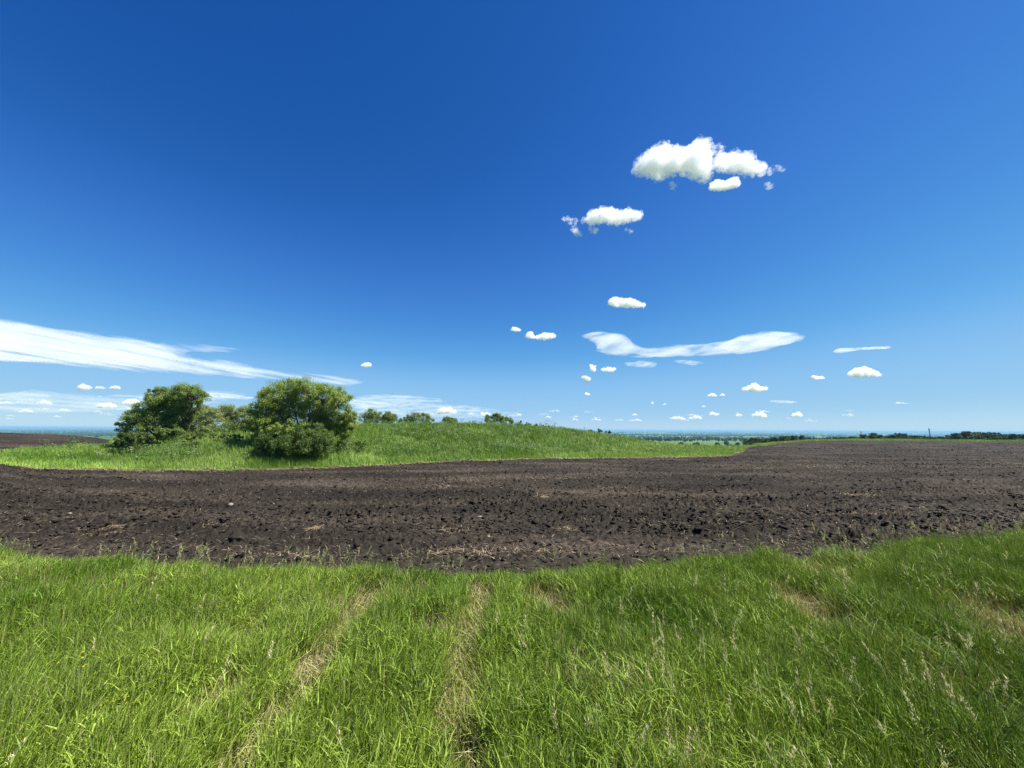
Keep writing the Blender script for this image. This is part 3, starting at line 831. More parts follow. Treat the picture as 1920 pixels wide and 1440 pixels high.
tree('broadleaf_tree', 'tall rounded olive green tree with airy crown over a dark bush', 'tree', 560, 25.0,
     [(515, 748, 30, 0), (545, 735, 27, .5), (578, 736, 28, 0), (608, 745, 26, -.4), (632, 752, 26, 0), (505, 775, 30, .3), (540, 775, 30, .8), (585, 775, 30, .6), (620, 785, 28, .8), (490, 800, 26, -.2), (640, 795, 26, .9), (600, 808, 26, .5), (520, 808, 24, .2), (482, 772, 17, 0), (478, 795, 18, -.3), (484, 815, 16, -.6), (655, 778, 17, .2), (657, 798, 15, .3), (535, 812, 17, -1.5), (560, 800, 18, -1.2), (512, 805, 14, -1.4)],
     760, 210, 0.066, OL1, OL2, nstem=4, tr=0.10, clump_r=0.29, shell=0.45)
tree('shrub', 'dense bush with leaf colour darkened for shade beneath the tall rounded tree', 'shrub', 560, 23.6,
     [(505, 830, 26, 0), (535, 838, 27, -.3), (565, 835, 30, -.3), (595, 835, 27, -.2), (555, 818, 24, .6), (518, 820, 20, .5), (608, 824, 18, .3), (592, 815, 22, .6), (580, 848, 16, -.6), (500, 850, 13, -.3)],
     340, 240, 0.07, (0.055, 0.11, 0.02), (0.14, 0.20, 0.045), nstem=6, tr=0.035, shell=0.55, leafname='foliage')  # dark leaf colour stands in for the shade under the crown
tree('shrub', 'young light green sapling bush right of the dark bush', 'shrub', 648, 25.5,
     [(640, 815, 12, 0), (652, 800, 13, .2), (650, 825, 12, -.2), (638, 835, 10, -.3)],
     40, 110, 0.075, OL1, OL2, nstem=3, tr=0.02, leafname='foliage')
tree('broadleaf_tree', 'dark green wide crowned tree at the left end of the hill', 'tree', 300, 26.5,
     [(355, 745, 27, 0), (365, 742, 20, -.3), (310, 752, 27, .2), (330, 760, 30, .4), (285, 770, 27, 0), (262, 788, 24, -.2), (300, 790, 28, .2), (340, 788, 27, .3), (245, 803, 22, -.1), (320, 812, 24, -.3), (280, 812, 24, -.3), (290, 740, 14, .2)],
     520, 200, 0.07, (.11, .18, .045), (0.28, 0.35, 0.09), nstem=3, tr=0.11, clump_r=0.29)
tree('shrub', 'low spreading bush at the foot of the dark left tree', 'shrub', 262, 24.4,
     [(230, 824, 13, 0), (252, 822, 14, 0), (276, 823, 13, -.1), (240, 832, 9, -.2), (222, 832, 8, 0)],
     90, 110, 0.08, DK1, (0.12, 0.16, 0.045), nstem=4, tr=0.03, leafname='foliage')
tree('shrub', 'pale olive shrub with upright twigs right of the dark left tree', 'shrub', 372, 27.5,
     [(352, 782, 20, 0), (375, 775, 19, .2), (395, 783, 19, .1), (362, 800, 20, -.2), (388, 803, 20, 0), (340, 805, 16, -.3)],
     240, 150, 0.065, PG1, PG2, nstem=7, tr=0.03, clump_r=0.32, shell=0.35, leafname='foliage')
tree('shrub', 'pale grey green shrub standing just left of the tall rounded tree', 'shrub', 445, 28.5,
     [(420, 780, 20, 0), (440, 773, 19, .2), (462, 780, 19, .1), (430, 800, 20, -.2), (455, 803, 20, 0), (475, 795, 16, -.3)],
     240, 150, 0.065, PG1, PG2, nstem=7, tr=0.03, clump_r=0.32, shell=0.35, leafname='foliage')
tree('shrub', 'feathery yellow green shrub on the slope between the two tall trees', 'shrub', 372, 24.2,
     [(352, 822, 9, 0), (372, 818, 10, .2), (394, 818, 9, .1), (362, 832, 8, -.2)],
     50, 80, 0.075, (0.09, 0.15, 0.03), (0.17, 0.215, 0.065), nstem=8, tr=0.015, clump_r=0.3, shell=0.3, leafname='foliage')
tree('shrub', 'small yellow green shrub left of the dark bush shadow', 'shrub', 428, 25.4,
     [(415, 822, 12, 0), (430, 817, 12, .2), (445, 822, 11, .1), (425, 835, 11, -.2)],
     46, 90, 0.075, (0.09, 0.15, 0.03), (0.17, 0.215, 0.065), nstem=5, tr=0.015, clump_r=0.3, shell=0.3, leafname='foliage')
tree('shrub', 'low grey green leafy bush on the slope right of the dark bush', 'shrub', 668, 26.0,
     [(655, 838, 8, 0), (668, 835, 9, .1), (680, 838, 8, 0)],
     24, 80, 0.08, (0.08, 0.13, 0.035), (0.15, 0.20, 0.07), nstem=4, tr=0.012, shell=0.3, leafname='foliage')
# trees whose tops show behind the hill crest
back = [('round light green tree behind the crest, first right of the tall tree', 695, 47, [(686, 784, 13), (698, 780, 13), (709, 784, 12), (695, 795, 14)]),
        ('small tree behind the crest with a narrow top, second right of the tall tree', 730, 47, [(727, 782, 9), (735, 787, 10), (724, 791, 11)]),
        ('long low bushy tree behind the highest part of the crest', 785, 49, [(763, 787, 10), (777, 784, 12), (793, 784, 12), (808, 789, 10), (754, 793, 9)]),
        ('small round tree top just right of the highest part of the crest', 843, 50, [(838, 790, 8), (849, 792, 8)]),
        ('flat olive tree top behind the right shoulder of the hill', 930, 52, [(917, 787, 9), (931, 785, 10), (945, 788, 9), (957, 791, 7)])]
for lab, px, Y, bl in back:
    tree('broadleaf_tree', lab, 'tree', px, Y, bl, 90, 130, 0.10, (0.12, 0.185, 0.035), (0.25, 0.30, 0.075), nstem=2, tr=0.08, group='trees behind the hill crest', clump_r=.4)
tree('shrub', 'brownish thicket of low bushes along the crest right of the flat tree top', 'shrub', 1000, 50, [(975, 794, 5), (990, 796, 5), (1005, 799, 5), (1020, 801, 4), (1035, 804, 4)], 44, 60, .12, (0.10, 0.12, 0.05), (0.15, 0.17, 0.07), nstem=4, tr=.03, leafname='foliage')
tree('shrub', 'dark green low bush where the hill slopes down to the right', 'shrub', 1128, 52, [(1110, 811, 6), (1125, 810, 6), (1140, 813, 6), (1152, 817, 5)], 44, 60, .12, DK1, (0.10, 0.15, 0.04), nstem=4, tr=.03, leafname='foliage')

# prototypes of distant trees, one metre of height = unit scale 1
protos = []
def far_tree_meshes(kind):
    blobs = {0: [(0, 0, 6, 2.8), (1.8, .3, 5, 2.2), (-1.8, -.2, 5, 2.3), (0, .4, 8, 2.0)],
             1: [(0, 0, 5.2, 3.0), (2.4, 0, 4.4, 2.2), (-2.6, 0, 4.6, 2.3), (1, .3, 7, 1.8), (-1.2, .2, 6.8, 1.7)],
             2: [(0, 0, 6.5, 2.1), (.6, .2, 9, 1.6), (-.5, 0, 4.2, 2.2), (.2, 0, 11, 1.1)],
             3: [(0, 0, 2.2, 2.1), (2, 0, 1.9, 1.7), (-2, 0, 1.8, 1.6)]}[kind]
    L, T = crown_geo(blobs, np.zeros(3), 1 if kind != 3 else 3, 0.22, 70, 46, 0.5, (0.026, 0.05, 0.014), (0.055, 0.085, 0.025), clump_r=.4)
    a = L.build('crown', M_leaf); b = T.build('trunk', M_bark, smooth=True)
    me = (a.data, b.data)
    bpy.data.objects.remove(a); bpy.data.objects.remove(b)
    return me
for k in range(4): protos.append(far_tree_meshes(k))
def far_tree(x, y, s, kind, label, cat, group):
    z = float(height(np.array([x]), np.array([y]))[0])
    nm = 'broadleaf_tree' if kind != 3 else 'shrub'
    root = empty(nm, (x, y, z)); tag(root, label, cat, group)
    root.scale = (s * rng.uniform(.9, 1.2), s * rng.uniform(.9, 1.2), s); root.rotation_euler = (0, 0, rng.uniform(0, 6.28))
    for me, nn in zip(protos[kind], ('crown' if kind != 3 else 'foliage', 'trunk' if kind != 3 else 'stems')):
        c = bpy.data.objects.new(nn, me); COL.objects.link(c); c.parent = root
# row behind the far field edge on the right: (x, top y)
prof = [(1400, 824), (1450, 822), (1480, 818), (1500, 816), (1515, 819), (1540, 822), (1560, 820), (1590, 817), (1610, 818), (1630, 815), (1645, 814), (1660, 817), (1680, 814), (1700, 815), (1720, 817), (1750, 820), (1770, 819), (1790, 815), (1810, 812), (1822, 810), (1835, 813), (1843, 809), (1855, 812), (1870, 814), (1890, 815), (1920, 815), (1960, 815)]
pa = np.array(prof, float)
px = 1405.0
while px < 1975:
    Y = rng.uniform(165, 215); top = np.interp(px, pa[:, 0], pa[:, 1]) + rng.uniform(-1, 2.2)
    x = ray(px, 830)[0] * Y; z = float(height(np.array([x]), np.array([Y]))[0])
    Ht = CAM_H + ray(px, top)[2] * Y - z
    kind = int(rng.integers(0, 2))
    s = 1.08 * max(Ht, 1.5) / (10.0 if kind == 0 else 8.9)
    far_tree(x, Y, s, kind, 'dark green tree in the low distant row behind the right field edge', 'tree', 'distant tree row right')
    px += rng.uniform(7, 14)
# valley trees in the gap
for (px0, px1, Y0, Y1, n, s0, s1, kinds, lab, grp) in [
        (1395, 1475, 330, 420, 16, .6, .95, (0, 2), 'dark tall tree of the valley wood left of the ploughed rise', 'valley wood trees'),
        (1270, 1345, 300, 380, 9, .5, .75, (1, 3), 'dark bush clump on the pale valley meadow', 'valley meadow bushes'),
        (1345, 1400, 380, 460, 6, .6, .9, (1, 3), 'tree between the valley meadow bushes and the valley wood', 'valley edge trees'),
        (1195, 1300, 900, 1100, 26, 1.1, 1.5, (0, 1), 'tree of the dark belt behind the pale valley meadow', 'valley belt trees'),
        (1300, 1480, 900, 1200, 34, 1.0, 1.5, (0, 1), 'tree of the farther dark belt crossing the valley', 'far valley belt trees')]:
    for i in range(n):
        p = px0 + (px1 - px0) * (i + rng.random()) / n; Y = rng.uniform(Y0, Y1)
        k = kinds[int(rng.integers(0, 2))]
        far_tree(ray(p, 830)[0] * Y, Y, rng.uniform(s0, s1), k, lab, 'tree' if k != 3 else 'shrub', grp)

# woods and hedgerows of the plain (uncountable)
vs, fs, off = [], [], 0
def wood_line(x0, y0, x1, y1, n, s, wj):
    global off
    t = rng.random(n)
    X = x0 + (x1 - x0) * t + rng.normal(0, wj, n); Y = y0 + (y1 - y0) * t + rng.normal(0, wj, n)
    sz = s * rng.uniform(.6, 1.2, n)
    v, f = lumps(np.stack([X, Y, height(X, Y) + sz * .5], -1), sz, I1, flat=.9, rough=.15)
    vs.append(v); fs.append(f + off); off += len(v)
for i in range(330):
    Y = math.exp(rng.uniform(math.log(1500), math.log(40000)))
    X = rng.uniform(-1.5, 1.5) * Y
    L = rng.uniform(200, 900) * (Y / 3000) ** 0.75
    a = rng.normal(0.1, .25) if rng.random() < .8 else rng.uniform(0, 3.14)
    dx, dy = math.cos(a) * L, math.sin(a) * L
    nn = int(np.clip(L / 11 * (3000 / Y) ** .5, 20, 90))
    wood_line(X - dx, Y - dy, X + dx, Y + dy, nn, 7 * (Y / 3000) ** 0.4, 14 * (Y / 3000) ** .8)
M_wood = noisemat('far_woods', .02, [(.3, (0.02, 0.038, 0.014)), (.7, (0.035, 0.06, 0.02))])
o = mesh('woodland', np.concatenate(vs), [np.concatenate(fs)], M_wood)
tag(o, 'bands of dark woods and hedgerows across the hazy plain', 'woods', kind='stuff')

# ------------------------------------------------------------------ poles, mast, far sheds
def cyl(A, x, y, z0, z1, r0, r1, dx=0, dy=0, sides=10):
    tube(A, (x, y, z0), (x + dx, y + dy, z1), r0, r1, None, 4, sides)
def pole(px, Y, top, r, label, arm):
    x = ray(px, 826)[0] * Y; z = float(height(np.array([x]), np.array([Y]))[0])
    zt = CAM_H + ray(px, top)[2] * Y
    root = empty('utility_pole', (x, Y, z)); tag(root, label, 'pole')
    A = Acc(); cyl(A, x, Y, z - .3, zt, r, r * .8, dx=-.08); A.build('post', M_pole, root, loc=(x, Y, z), smooth=True)
    B = Acc()
    tube(B, (x - arm - .08, Y, zt - .5), (x + arm - .08, Y, zt - .45), r * .35, r * .35, None, 2, 6)
    B.build('crossarm', M_pole, root, loc=(x, Y, z))
    for s in (-1, 1):
        I = Acc(); tube(I, (x + s * arm * .85 - .08, Y, zt - .47), (x + s * arm * .85 - .08, Y, zt - .28), r * .3, r * .2, None, 2, 6)
        I.build('insulator', M_steel, root, loc=(x, Y, z))
pole(1745, 112, 803, 0.11, 'thick dark wooden pole standing at the far right field edge', .28)
pole(1616, 118, 808, 0.07, 'thin dark pole at the far field edge left of the thicker one', .2)
def shed(px, Y, L, W, H, label):
    x = ray(px, 812)[0] * Y; z = float(height(np.array([x]), np.array([Y]))[0])
    root = empty('farm_building', (x, Y, z)); tag(root, label, 'building', 'white farm buildings on the plain')
    v = np.array([(-L, -W, -1), (L, -W, -1), (L, W, -1), (-L, W, -1), (-L, -W, H), (L, -W, H), (L, W, H), (-L, W, H), (-L, 0, H * 1.5), (L, 0, H * 1.5)], float)
    A = mesh('wall', v, [np.array([(0, 1, 5, 4), (1, 2, 6, 5), (2, 3, 7, 6), (3, 0, 4, 7)]), np.array([(4, 7, 8), (5, 9, 6)])], M_white, root)
    e = 1.06
    v = np.array([(-L * e, -W * 1.1, H * .97), (L * e, -W * 1.1, H * .97), (L * e, W * 1.1, H * .97), (-L * e, W * 1.1, H * .97), (-L * e, 0, H * 1.52), (L * e, 0, H * 1.52),
                  (-L * e, -W * 1.1, H * 1.03), (L * e, -W * 1.1, H * 1.03), (L * e, W * 1.1, H * 1.03), (-L * e, W * 1.1, H * 1.03), (-L * e, 0, H * 1.58), (L * e, 0, H * 1.58)], float)
    mesh('roof', v, [np.array([(0, 1, 5, 4), (3, 4, 5, 2), (6, 10, 11, 7), (9, 8, 11, 10), (0, 6, 7, 1), (3, 2, 8, 9), (0, 4, 10, 6), (4, 3, 9, 10), (1, 7, 11, 5), (5, 11, 8, 2)])], M_roof, root)
shed(1492, 6500, 45, 14, 14, 'long white farm building on the far plain, the larger of the two')
shed(1546, 7200, 26, 12, 10, 'small white farm building on the far plain, right of the larger one')
x = ray(1320, 806)[0] * 15000; z = float(height(np.array([x]), np.array([15000.]))[0])
root = empty('radio_mast', (x, 15000, z)); tag(root, 'faint slim mast on the horizon in the middle of the plain', 'mast')
A = Acc(); cyl(A, x, 15000, z, z + 66, 6, 2.5); A.build('mast', M_steel, root, loc=(x, 15000, z))
A = Acc(); cyl(A, x, 15000, z + 52, z + 58, 9, 9); A.build('platform', M_steel, root, loc=(x, 15000, z))

# ------------------------------------------------------------------ haze
def hazebox(x0, x1, y0, y1, z0, z1, dens):
    m, n, out = newmat('haze_air')
    pv = N(n, 'ShaderNodeVolumePrincipled')
    pv.inputs['Color'].default_value = (0.30, 0.56, 0.86, 1)
    pv.inputs['Density'].default_value = dens
    pv.inputs['Anisotropy'].default_value = 0.0
    n.links.new(pv.outputs[0], out.inputs['Volume'])
    v = np.array([(x, y, z) for z in (z0, z1) for y in (y0, y1) for x in (x0, x1)], float)
    q = np.array([(0, 2, 3, 1), (4, 5, 7, 6), (0, 1, 5, 4), (2, 6, 7, 3), (0, 4, 6, 2), (1, 3, 7, 5)])
    o = mesh('haze', v, [q], m); tag(o, 'thin blue haze lying over the distant plain', 'haze', kind='stuff')
hazebox(-240000, 240000, -3000, 90000, -72, 9, 1.0e-4)

# ------------------------------------------------------------------ clouds
def cloudmat(name, dens, scale, lo, hi, stretch=(1, 1, 1), rot=0.0):
    m, n, out = newmat(name)
    tc = N(n, 'ShaderNodeTexCoord')
    sx = N(n, 'ShaderNodeSeparateXYZ'); cx_ = N(n, 'ShaderNodeCombineXYZ'); ma = N(n, 'ShaderNodeMath', operation='MULTIPLY_ADD'); ma.inputs[1].default_value = rot
    n.links.new(tc.outputs['Object'], sx.inputs[0]); n.links.new(sx.outputs[0], ma.inputs[0]); n.links.new(sx.outputs[2], ma.inputs[2])
    n.links.new(sx.outputs[0], cx_.inputs[0]); n.links.new(sx.outputs[1], cx_.inputs[1]); n.links.new(ma.outputs[0], cx_.inputs[2])
    mp = N(n, 'ShaderNodeMapping'); mp.inputs['Scale'].default_value = [q / scale for q in stretch]
    n.links.new(cx_.outputs[0], mp.inputs[0])
    no = N(n, 'ShaderNodeTexNoise'); no.inputs['Scale'].default_value = 1.0; no.inputs['Detail'].default_value = 5; no.inputs['Roughness'].default_value = 0.6
    n.links.new(mp.outputs[0], no.inputs[0])
    mr = N(n, 'ShaderNodeMapRange'); mr.inputs['From Min'].default_value = lo; mr.inputs['From Max'].default_value = hi
    mr.inputs['To Min'].default_value = 0.0; mr.inputs['To Max'].default_value = dens
    n.links.new(no.outputs[0], mr.inputs[0])
    pv = N(n, 'ShaderNodeVolumeScatter')
    pv.inputs['Color'].default_value = (1, 1, 1, 1)
    n.links.new(mr.outputs[0], pv.inputs['Density'])
    pv.inputs['Anisotropy'].default_value = 0.0
    n.links.new(pv.outputs[0], out.inputs['Volume'])
    m.cycles.volume_step_rate = 1.0
    return m
def in_poly(px, py, poly):
    ins = np.zeros(len(px), bool); j = len(poly) - 1
    for i in range(len(poly)):
        xi, yi = poly[i]; xj, yj = poly[j]
        cnd = ((yi > py) != (yj > py)) & (px < (xj - xi) * (py - yi) / (yj - yi + 1e-9) + xi)
        ins ^= cnd; j = i
    return ins
def cloud(label, polys, alt, tau=7.0, kind='cumulus', group=None, nsph=220, name='cloud', slope=0.0):
    allp = np.array([p for q in polys for p in q], float)
    cx, cy_ = (allp[:, 0].min() + allp[:, 0].max()) / 2, (allp[:, 1].min() + allp[:, 1].max()) / 2
    r = ray(cx, cy_); Y0 = alt / max(r[2], 0.02); Y0 = min(Y0, 60000)
    D = Y0 * np.linalg.norm(r)
    pxm = D / math.hypot(F, math.hypot(cx - 960, cy_ - 720))        # metres per photo pixel there (across the ray)
    wpx = allp[:, 0].max() - allp[:, 0].min()
    CEN, RAD = [], []
    v0, f0 = ico(2)
    for q in polys:
        q = np.array(q, float)
        bw, bh = np.ptp(q[:, 0]), np.ptp(q[:, 1])
        m = max(14, int(nsph * bw / max(wpx, 1)))
        xs = rng.uniform(q[:, 0].min(), q[:, 0].max(), m * 12); ys = rng.uniform(q[:, 1].min(), q[:, 1].max(), m * 12)
        k = in_poly(xs, ys, q); xs, ys = xs[k][:m * 3], ys[k][:m * 3]
        d = np.full(len(xs), 1e9)
        for i in range(len(q)):
            d = np.minimum(d, seg_dist(xs, ys, q[i], q[(i + 1) % len(q)]))
        o_ = np.argsort(-np.minimum(d, bh * .16) * rng.uniform(.25, 1, len(d)))[:m]
        if kind == 'cumulus':
            jt = rng.random(len(xs)) < .25
            xs = xs + jt * rng.normal(0, bh * .06, len(xs)); ys = ys + jt * rng.normal(0, bh * .05, len(xs))
        for i in o_:
            rp = min(max(d[i] * rng.uniform(.8, 1.1), bh * .05), bh * rng.uniform(.14, .3)) if kind == 'cumulus' else max(d[i] * rng.uniform(.7, 1.), bh * .03)
            ex = 1.0 if kind == 'cumulus' else rng.uniform(2.0, 3.6)
            dep = rng.normal(0, 0.45) * (bh * .5 - d[i] * .5) * pxm if kind == 'cumulus' else rng.normal(0, .5) * bh * pxm
            c3 = P(xs[i], ys[i], Y0 + dep)
            rr = rp * pxm
            if kind == 'cumulus':
                s = np.array([rr, rr * 1.1, rr])
            else:
                s = np.array([min(rr * ex, rr + bw * .12 * pxm), rr * 1.2, rr * .85])
            CEN.append(c3); RAD.append(s)
    CEN = np.array(CEN); RAD = np.array(RAD)
    ctr = CEN.mean(0)
    hpx = np.ptp(allp[:, 1]); th = hpx * pxm
    if kind == 'cumulus':
        if hpx > 11: layers = [(1.02, 6.0, .10, .47, .60), (.66, tau * .6, .12, .42, .60), (.5, tau * 1.0, .12, .30, .5)]
        else: layers = [(1.1, tau * .9, .3, .44, .62), (.65, tau * 1.8, .25, .36, .6)]
    else: layers = [(1.0, tau, 0, 0, 0)]
    root = None
    for li, (scl, tq, nsc, lo, hi) in enumerate(layers):
        RR = RAD * scl
        ok = RR.min(1) > th * (.0 if li == 0 else .05)
        if ok.sum() < 3: continue
        vv = v0[None] * RR[ok][:, None, :]
        vv[..., 2] += slope * vv[..., 0]
        VV = (vv + CEN[ok][:, None, :] - ctr).reshape(-1, 3)
        FF = (f0[None] + (np.arange(ok.sum()) * len(v0))[:, None, None]).reshape(-1, 3)
        tmp = mesh('tmp', VV, [FF], None)
        rm = tmp.modifiers.new('r', 'REMESH'); rm.mode = 'VOXEL'
        vox = min(wpx * pxm / (110 if wpx > 100 else (64 if wpx > 30 else 40)), th / 12) * .8
        rm.voxel_size = max(vox, 0.5)
        dg = bpy.context.evaluated_depsgraph_get()
        me = bpy.data.meshes.new_from_object(tmp.evaluated_get(dg))
        bpy.data.objects.remove(tmp)
        nv = len(me.vertices)
        if nv < 8: continue
        co = np.zeros(nv * 3, np.float32); me.vertices.foreach_get('co', co); co = co.reshape(-1, 3)
        no_ = np.zeros(nv * 3, np.float32); me.vertex_normals.foreach_get('vector', no_); no_ = no_.reshape(-1, 3)
        bs = th * (0.2 if kind == 'cumulus' else 0.05)
        p = co / bs + 50
        if kind == 'cumulus':
            bil = 0
            for o2, am in ((1, .45), (2.3, .32), (5, .23)):
                bil = bil + am * (1 - 3.2 * np.abs(vn3(p * o2 * .75, 300) - .5))
            co = co + no_ * ((bil - .45) * bs * (.7 if li == 0 else .4))[:, None]
        else:
            st = (fbm(p[:, 0] * .25, p[:, 2] * 1.8 + p[:, 1] * .3, 3, 310) - .5) * 2
            co = co + no_ * (st * bs * .5)[:, None]
        me.vertices.foreach_set('co', co.astype(np.float32).ravel())
        me.polygons.foreach_set('use_smooth', np.ones(len(me.polygons), bool)); me.update()
        if kind == 'cumulus':
            mat = cloudmat('cloud_vapour', tq / th, th * nsc, lo, hi)
        elif kind == 'streak':
            mat = cloudmat('streak_vapour', tau / th * .85, th * .05, .44, .66, (.06, .035, 1.0), rot=0.15)
        else:
            mat = cloudmat('wisp_vapour', tau / th * .75, th * .10, .44, .66, (.13, .06, 1.0), rot=0.0)
        me.materials.clear(); me.materials.append(mat)
        nm = name if li == 0 else ('cloud_body' if li == 1 and len(layers) > 2 else 'cloud_core')
        ob = bpy.data.objects.new(nm, me); COL.objects.link(ob)
        if root is None:
            root = ob; ob.location = [float(q) for q in ctr]
            tag(ob, label, 'cloud', group)
        else:
            ob.parent = root
    return root
def puff(x, y, wd, h):
    """small ragged cumulus outline, flatter below"""
    n = 9; t = np.linspace(0, 1, n)
    pk = rng.uniform(.25, .7)
    env = np.where(t < pk, t / pk, (1 - t) / (1 - pk)) ** .6
    up = [(x - wd / 2 + wd * q, y - h * e * rng.uniform(.55, 1.1)) for q, e in zip(t, env)]
    dn = [(x - wd / 2 + wd * q, y + h * rng.uniform(.0, .22)) for q in (.85, .6, .4, .15)]
    return up + dn
cloud('largest puffy white cloud, double topped, high at upper right', [
    [(1188, 312), (1194, 298), (1215, 288), (1232, 279), (1260, 275), (1290, 278), (1298, 265), (1312, 261), (1330, 270), (1340, 284), (1332, 300), (1340, 322), (1326, 333), (1290, 325), (1262, 320), (1250, 330), (1240, 346), (1231, 335), (1215, 328), (1195, 325)],
    [(1336, 296), (1350, 288), (1375, 285), (1402, 289), (1425, 304), (1440, 313), (1466, 317), (1470, 325), (1442, 324), (1422, 330), (1392, 326), (1350, 324), (1338, 315)],
    [(1336, 286), (1340, 272), (1352, 269), (1356, 280), (1346, 290)], [(1254, 342), (1262, 340), (1271, 350), (1262, 355)], [(1432, 348), (1441, 343), (1450, 350), (1440, 355)], [(1186, 318), (1196, 308), (1206, 326), (1196, 332)], [(1452, 314), (1462, 306), (1478, 318), (1466, 322)], [(1300, 328), (1320, 326), (1330, 336), (1312, 334)]], 1500, 8, nsph=600)
cloud('small ragged cloud hanging just below the largest cloud', [[(1325, 357), (1332, 344), (1342, 335), (1358, 340), (1378, 331), (1388, 338), (1386, 350), (1360, 357)]], 1500, 5)
cloud('second high white cloud with ragged wisps under its left end', [
    [(1085, 415), (1098, 403), (1112, 393), (1135, 387), (1162, 393), (1192, 394), (1214, 403), (1198, 412), (1175, 417), (1160, 423), (1140, 419), (1110, 421)],
    [(1051, 412), (1062, 406), (1088, 412), (1086, 420), (1062, 420)], [(1066, 425), (1080, 424), (1098, 446), (1080, 440)], [(1102, 422), (1124, 430), (1114, 440), (1106, 432)], [(1171, 430), (1180, 428), (1190, 436), (1176, 438)]], 1500, 7, nsph=400)
cloud('small smooth white cloud alone below the two high clouds', [[(1138, 573), (1141, 560), (1155, 555), (1170, 560), (1182, 557), (1200, 566), (1223, 573), (1200, 577), (1160, 577)]], 1500, 7)
cloud('small ragged pair of puffs left of the gull shaped wisp', [[(982, 634), (988, 622), (998, 621), (1003, 630), (1020, 623), (1040, 625), (1047, 632), (1020, 639), (1004, 636)]], 1500, 4)
cloud('tiny faint puff left of the small ragged pair', [[(955, 620), (962, 612), (970, 614), (980, 621), (965, 622)]], 1500, 3)
cloud('long gull shaped wispy cloud across the middle right sky', [
    [(1075, 622), (1130, 620), (1166, 625), (1172, 638), (1205, 652), (1180, 664), (1118, 664), (1130, 650)],
    [(1110, 664), (1150, 646), (1205, 650), (1240, 650), (1275, 643), (1350, 644), (1420, 648), (1400, 662), (1340, 669), (1200, 673)], [(1150, 640), (1200, 650), (1250, 655), (1240, 668), (1180, 668)], [(1310, 645), (1370, 636), (1420, 640), (1400, 660), (1330, 666)],
    [(1352, 648), (1360, 640), (1400, 626), (1440, 618), (1480, 620), (1530, 632), (1500, 640), (1440, 656), (1400, 667), (1360, 664)]], 2600, 2.0, kind='wisp', nsph=400)
cloud('faint thin streaks just below the middle of the gull shaped wisp', [[(1165, 680), (1200, 675), (1235, 678), (1220, 691), (1185, 689)], [(1255, 674), (1290, 674), (1330, 679), (1300, 686), (1270, 681)]], 2600, .8, kind='wisp')
cloud('small tooth shaped puff under the left part of the gull shaped wisp', [[(1105, 682), (1112, 684), (1120, 693), (1113, 699), (1106, 695)], [(1124, 692), (1140, 687), (1158, 690), (1150, 698), (1130, 697)]], 1500, 4)
cloud('small soft puff right above the upper of two dots in mid sky', [[(1088, 706), (1098, 704), (1108, 708), (1106, 716), (1096, 715)]], 1500, 4)
cloud('tiny dot of cloud above the right end of the hill', [[(1095, 740), (1099, 735), (1107, 739), (1103, 742)]], 1500, 4)
cloud('small bright dome shaped cloud right of centre low in the sky', [puff(1415, 732, 56, 16)], 1500, 7)
cloud('tiny pair of puffs left of the dome shaped cloud', [puff(1335, 743, 20, 8), puff(1354, 742, 12, 5)], 1500, 5)
cloud('faint thin streak low below the dome shaped cloud', [[(1436, 747), (1445, 749), (1475, 750), (1508, 754), (1480, 757), (1450, 755)]], 2600, .9, kind='wisp')
cloud('white cloud with a tapering right tail in the right sky', [[(1588, 706), (1592, 697), (1604, 690), (1622, 687), (1636, 692), (1648, 699), (1672, 703), (1650, 706), (1610, 708)]], 1500, 6.5)
cloud('little double lobed cloud left of the tapering one', [[(1520, 709), (1524, 703), (1532, 706), (1543, 705), (1548, 710), (1530, 713)]], 1500, 5)
cloud('straight thin wisp high in the right sky above the tapering cloud', [[(1558, 660), (1575, 652), (1620, 650), (1668, 648), (1668, 655), (1610, 657), (1575, 663)]], 2600, 1.6, kind='wisp')
cloud('long white band of streaky cloud sloping down from the left edge', [
    [(-120, 580), (0, 597), (60, 605), (200, 627), (350, 643), (300, 664), (440, 672), (520, 692), (440, 708), (300, 703), (150, 688), (0, 680), (-120, 672)],
    [(300, 634), (380, 646), (460, 652), (486, 657), (420, 662), (330, 658)],
    [(430, 680), (520, 692), (600, 700), (690, 712), (702, 721), (640, 724), (560, 716), (430, 708)]], 2600, 1.9, kind='streak', nsph=900, slope=-0.16)
cloud('broad thin veil of cloud right of the tall rounded tree', [[(650, 750), (690, 737), (760, 738), (800, 742), (860, 752), (830, 758), (760, 762), (700, 770), (650, 772)]], 2600, .9, kind='wisp', nsph=120)
cloud('thin streaks of cloud in the gap between the two tall trees', [[(385, 735), (420, 736), (460, 742), (500, 745), (460, 750), (390, 745)]], 2600, 1.0, kind='wisp')
cloud('small puff above the tops right of the tall rounded tree', [[(674, 686), (684, 680), (694, 679), (698, 686), (688, 689)]], 1500, 4)
cloud('cumulus pile low over the hill crest', [puff(838, 774, 44, 14), puff(880, 778, 26, 6)], 1300, 5)
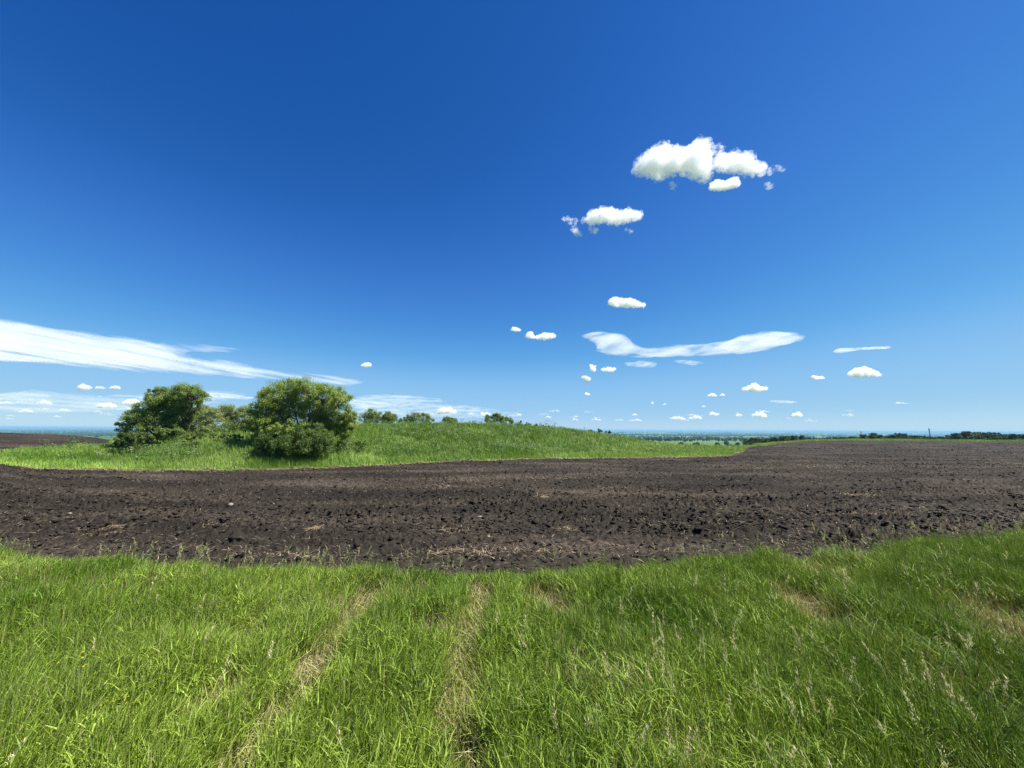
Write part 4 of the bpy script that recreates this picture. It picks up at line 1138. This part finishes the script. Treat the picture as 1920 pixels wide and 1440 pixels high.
for i, (x, y, wd, h, lab) in enumerate([
    (200, 764, 46, 16, 'white cumulus low at left, the left one of the pair beside the dark tree'), (246, 758, 42, 14, 'white cumulus low at left touching the dark tree, right one of the pair'),
    (160, 730, 32, 14, 'small faint puff at left under the cloud band, left of its neighbours'), (188, 729, 26, 8, 'tiny faint puff under the cloud band between two neighbours'), (216, 729, 26, 9, 'small faint puff under the cloud band, right of its neighbours'),
    (84, 757, 34, 9, 'small low cumulus near the left edge above the horizon'), (12, 757, 40, 6, 'thin low cloud touching the left edge of the picture'),
    (48, 773, 34, 8, 'faint flat cloud low over the brown slope at left'), (120, 771, 30, 7, 'faint flat cloud low over the far plain at left'),
    (910, 778, 24, 9, 'small low puff directly above the flat olive tree top'), (974, 779, 14, 6, 'tiny low puff right of the flat olive tree top'), (1028, 783, 14, 5, 'tiny low puff above the right end of the hill crest'), (1078, 788, 14, 6, 'tiny low puff further right above the hill end'),
    (1118, 788, 22, 5, 'flat tiny cloud above the start of the open plain'), (1190, 779, 14, 5, 'tiny low puff above a flat one over the plain'), (1192, 789, 34, 6, 'flat low cloud over the plain under a tiny puff'), (1270, 786, 36, 9, 'low cumulus first in the row over the plain'),
    (1308, 785, 38, 8, 'low cumulus second in the row over the plain'), (1340, 778, 24, 9, 'bright low cumulus third in the row over the plain'), (1386, 780, 16, 8, 'small low cumulus fourth in the row over the plain'),
    (1423, 781, 34, 12, 'taller low cumulus at the right end of the row over the plain'), (1494, 780, 24, 11, 'isolated low puff over the plain right of the row'),
    (1694, 757, 36, 5, 'thin flat cloud low in the right sky'), (1320, 763, 10, 4, 'barely visible dot of cloud left of the taller low cumulus row'), (1223, 757, 8, 5, 'tiny dot of cloud over the plain left of another dot'), (1246, 759, 8, 4, 'tiny dot of cloud over the plain right of another dot')]):
    cloud(lab, [puff(x, y, wd, h)], 1300, 4.0 if i < 2 else (2.4 if h > 8 else 1.3), nsph=70, group='low small clouds near the horizon')

for i in range(52):
    z_ = rng.random()
    if z_ < .38: x, y = rng.uniform(0, 330), rng.uniform(742, 786)
    elif z_ < .72: x, y = rng.uniform(670, 1000), rng.uniform(768, 788)
    else: x, y = rng.uniform(1000, 1600), rng.uniform(770, 792)
    wd = rng.uniform(10, 34); h = wd * rng.uniform(.14, .26)
    cloud('one of many tiny faint scraps of cloud strewn just above the horizon', [puff(x, y, wd, h)], 1300, rng.uniform(.35, .9), nsph=45, group='faint scraps of cloud along the horizon')

cloud('broad pale veil of thin cloud low at left between the white band and the horizon', [[(-60, 742), (60, 728), (180, 738), (300, 736), (420, 728), (520, 740), (400, 758), (240, 775), (60, 778), (-60, 770)]], 2600, .55, kind='wisp', nsph=260)
cloud('hazy veil of thin cloud low above the hill crest around the small puffs', [[(640, 770), (700, 760), (790, 752), (880, 758), (960, 770), (1010, 782), (900, 786), (760, 786), (650, 784)]], 2600, .6, kind='wisp', nsph=200)
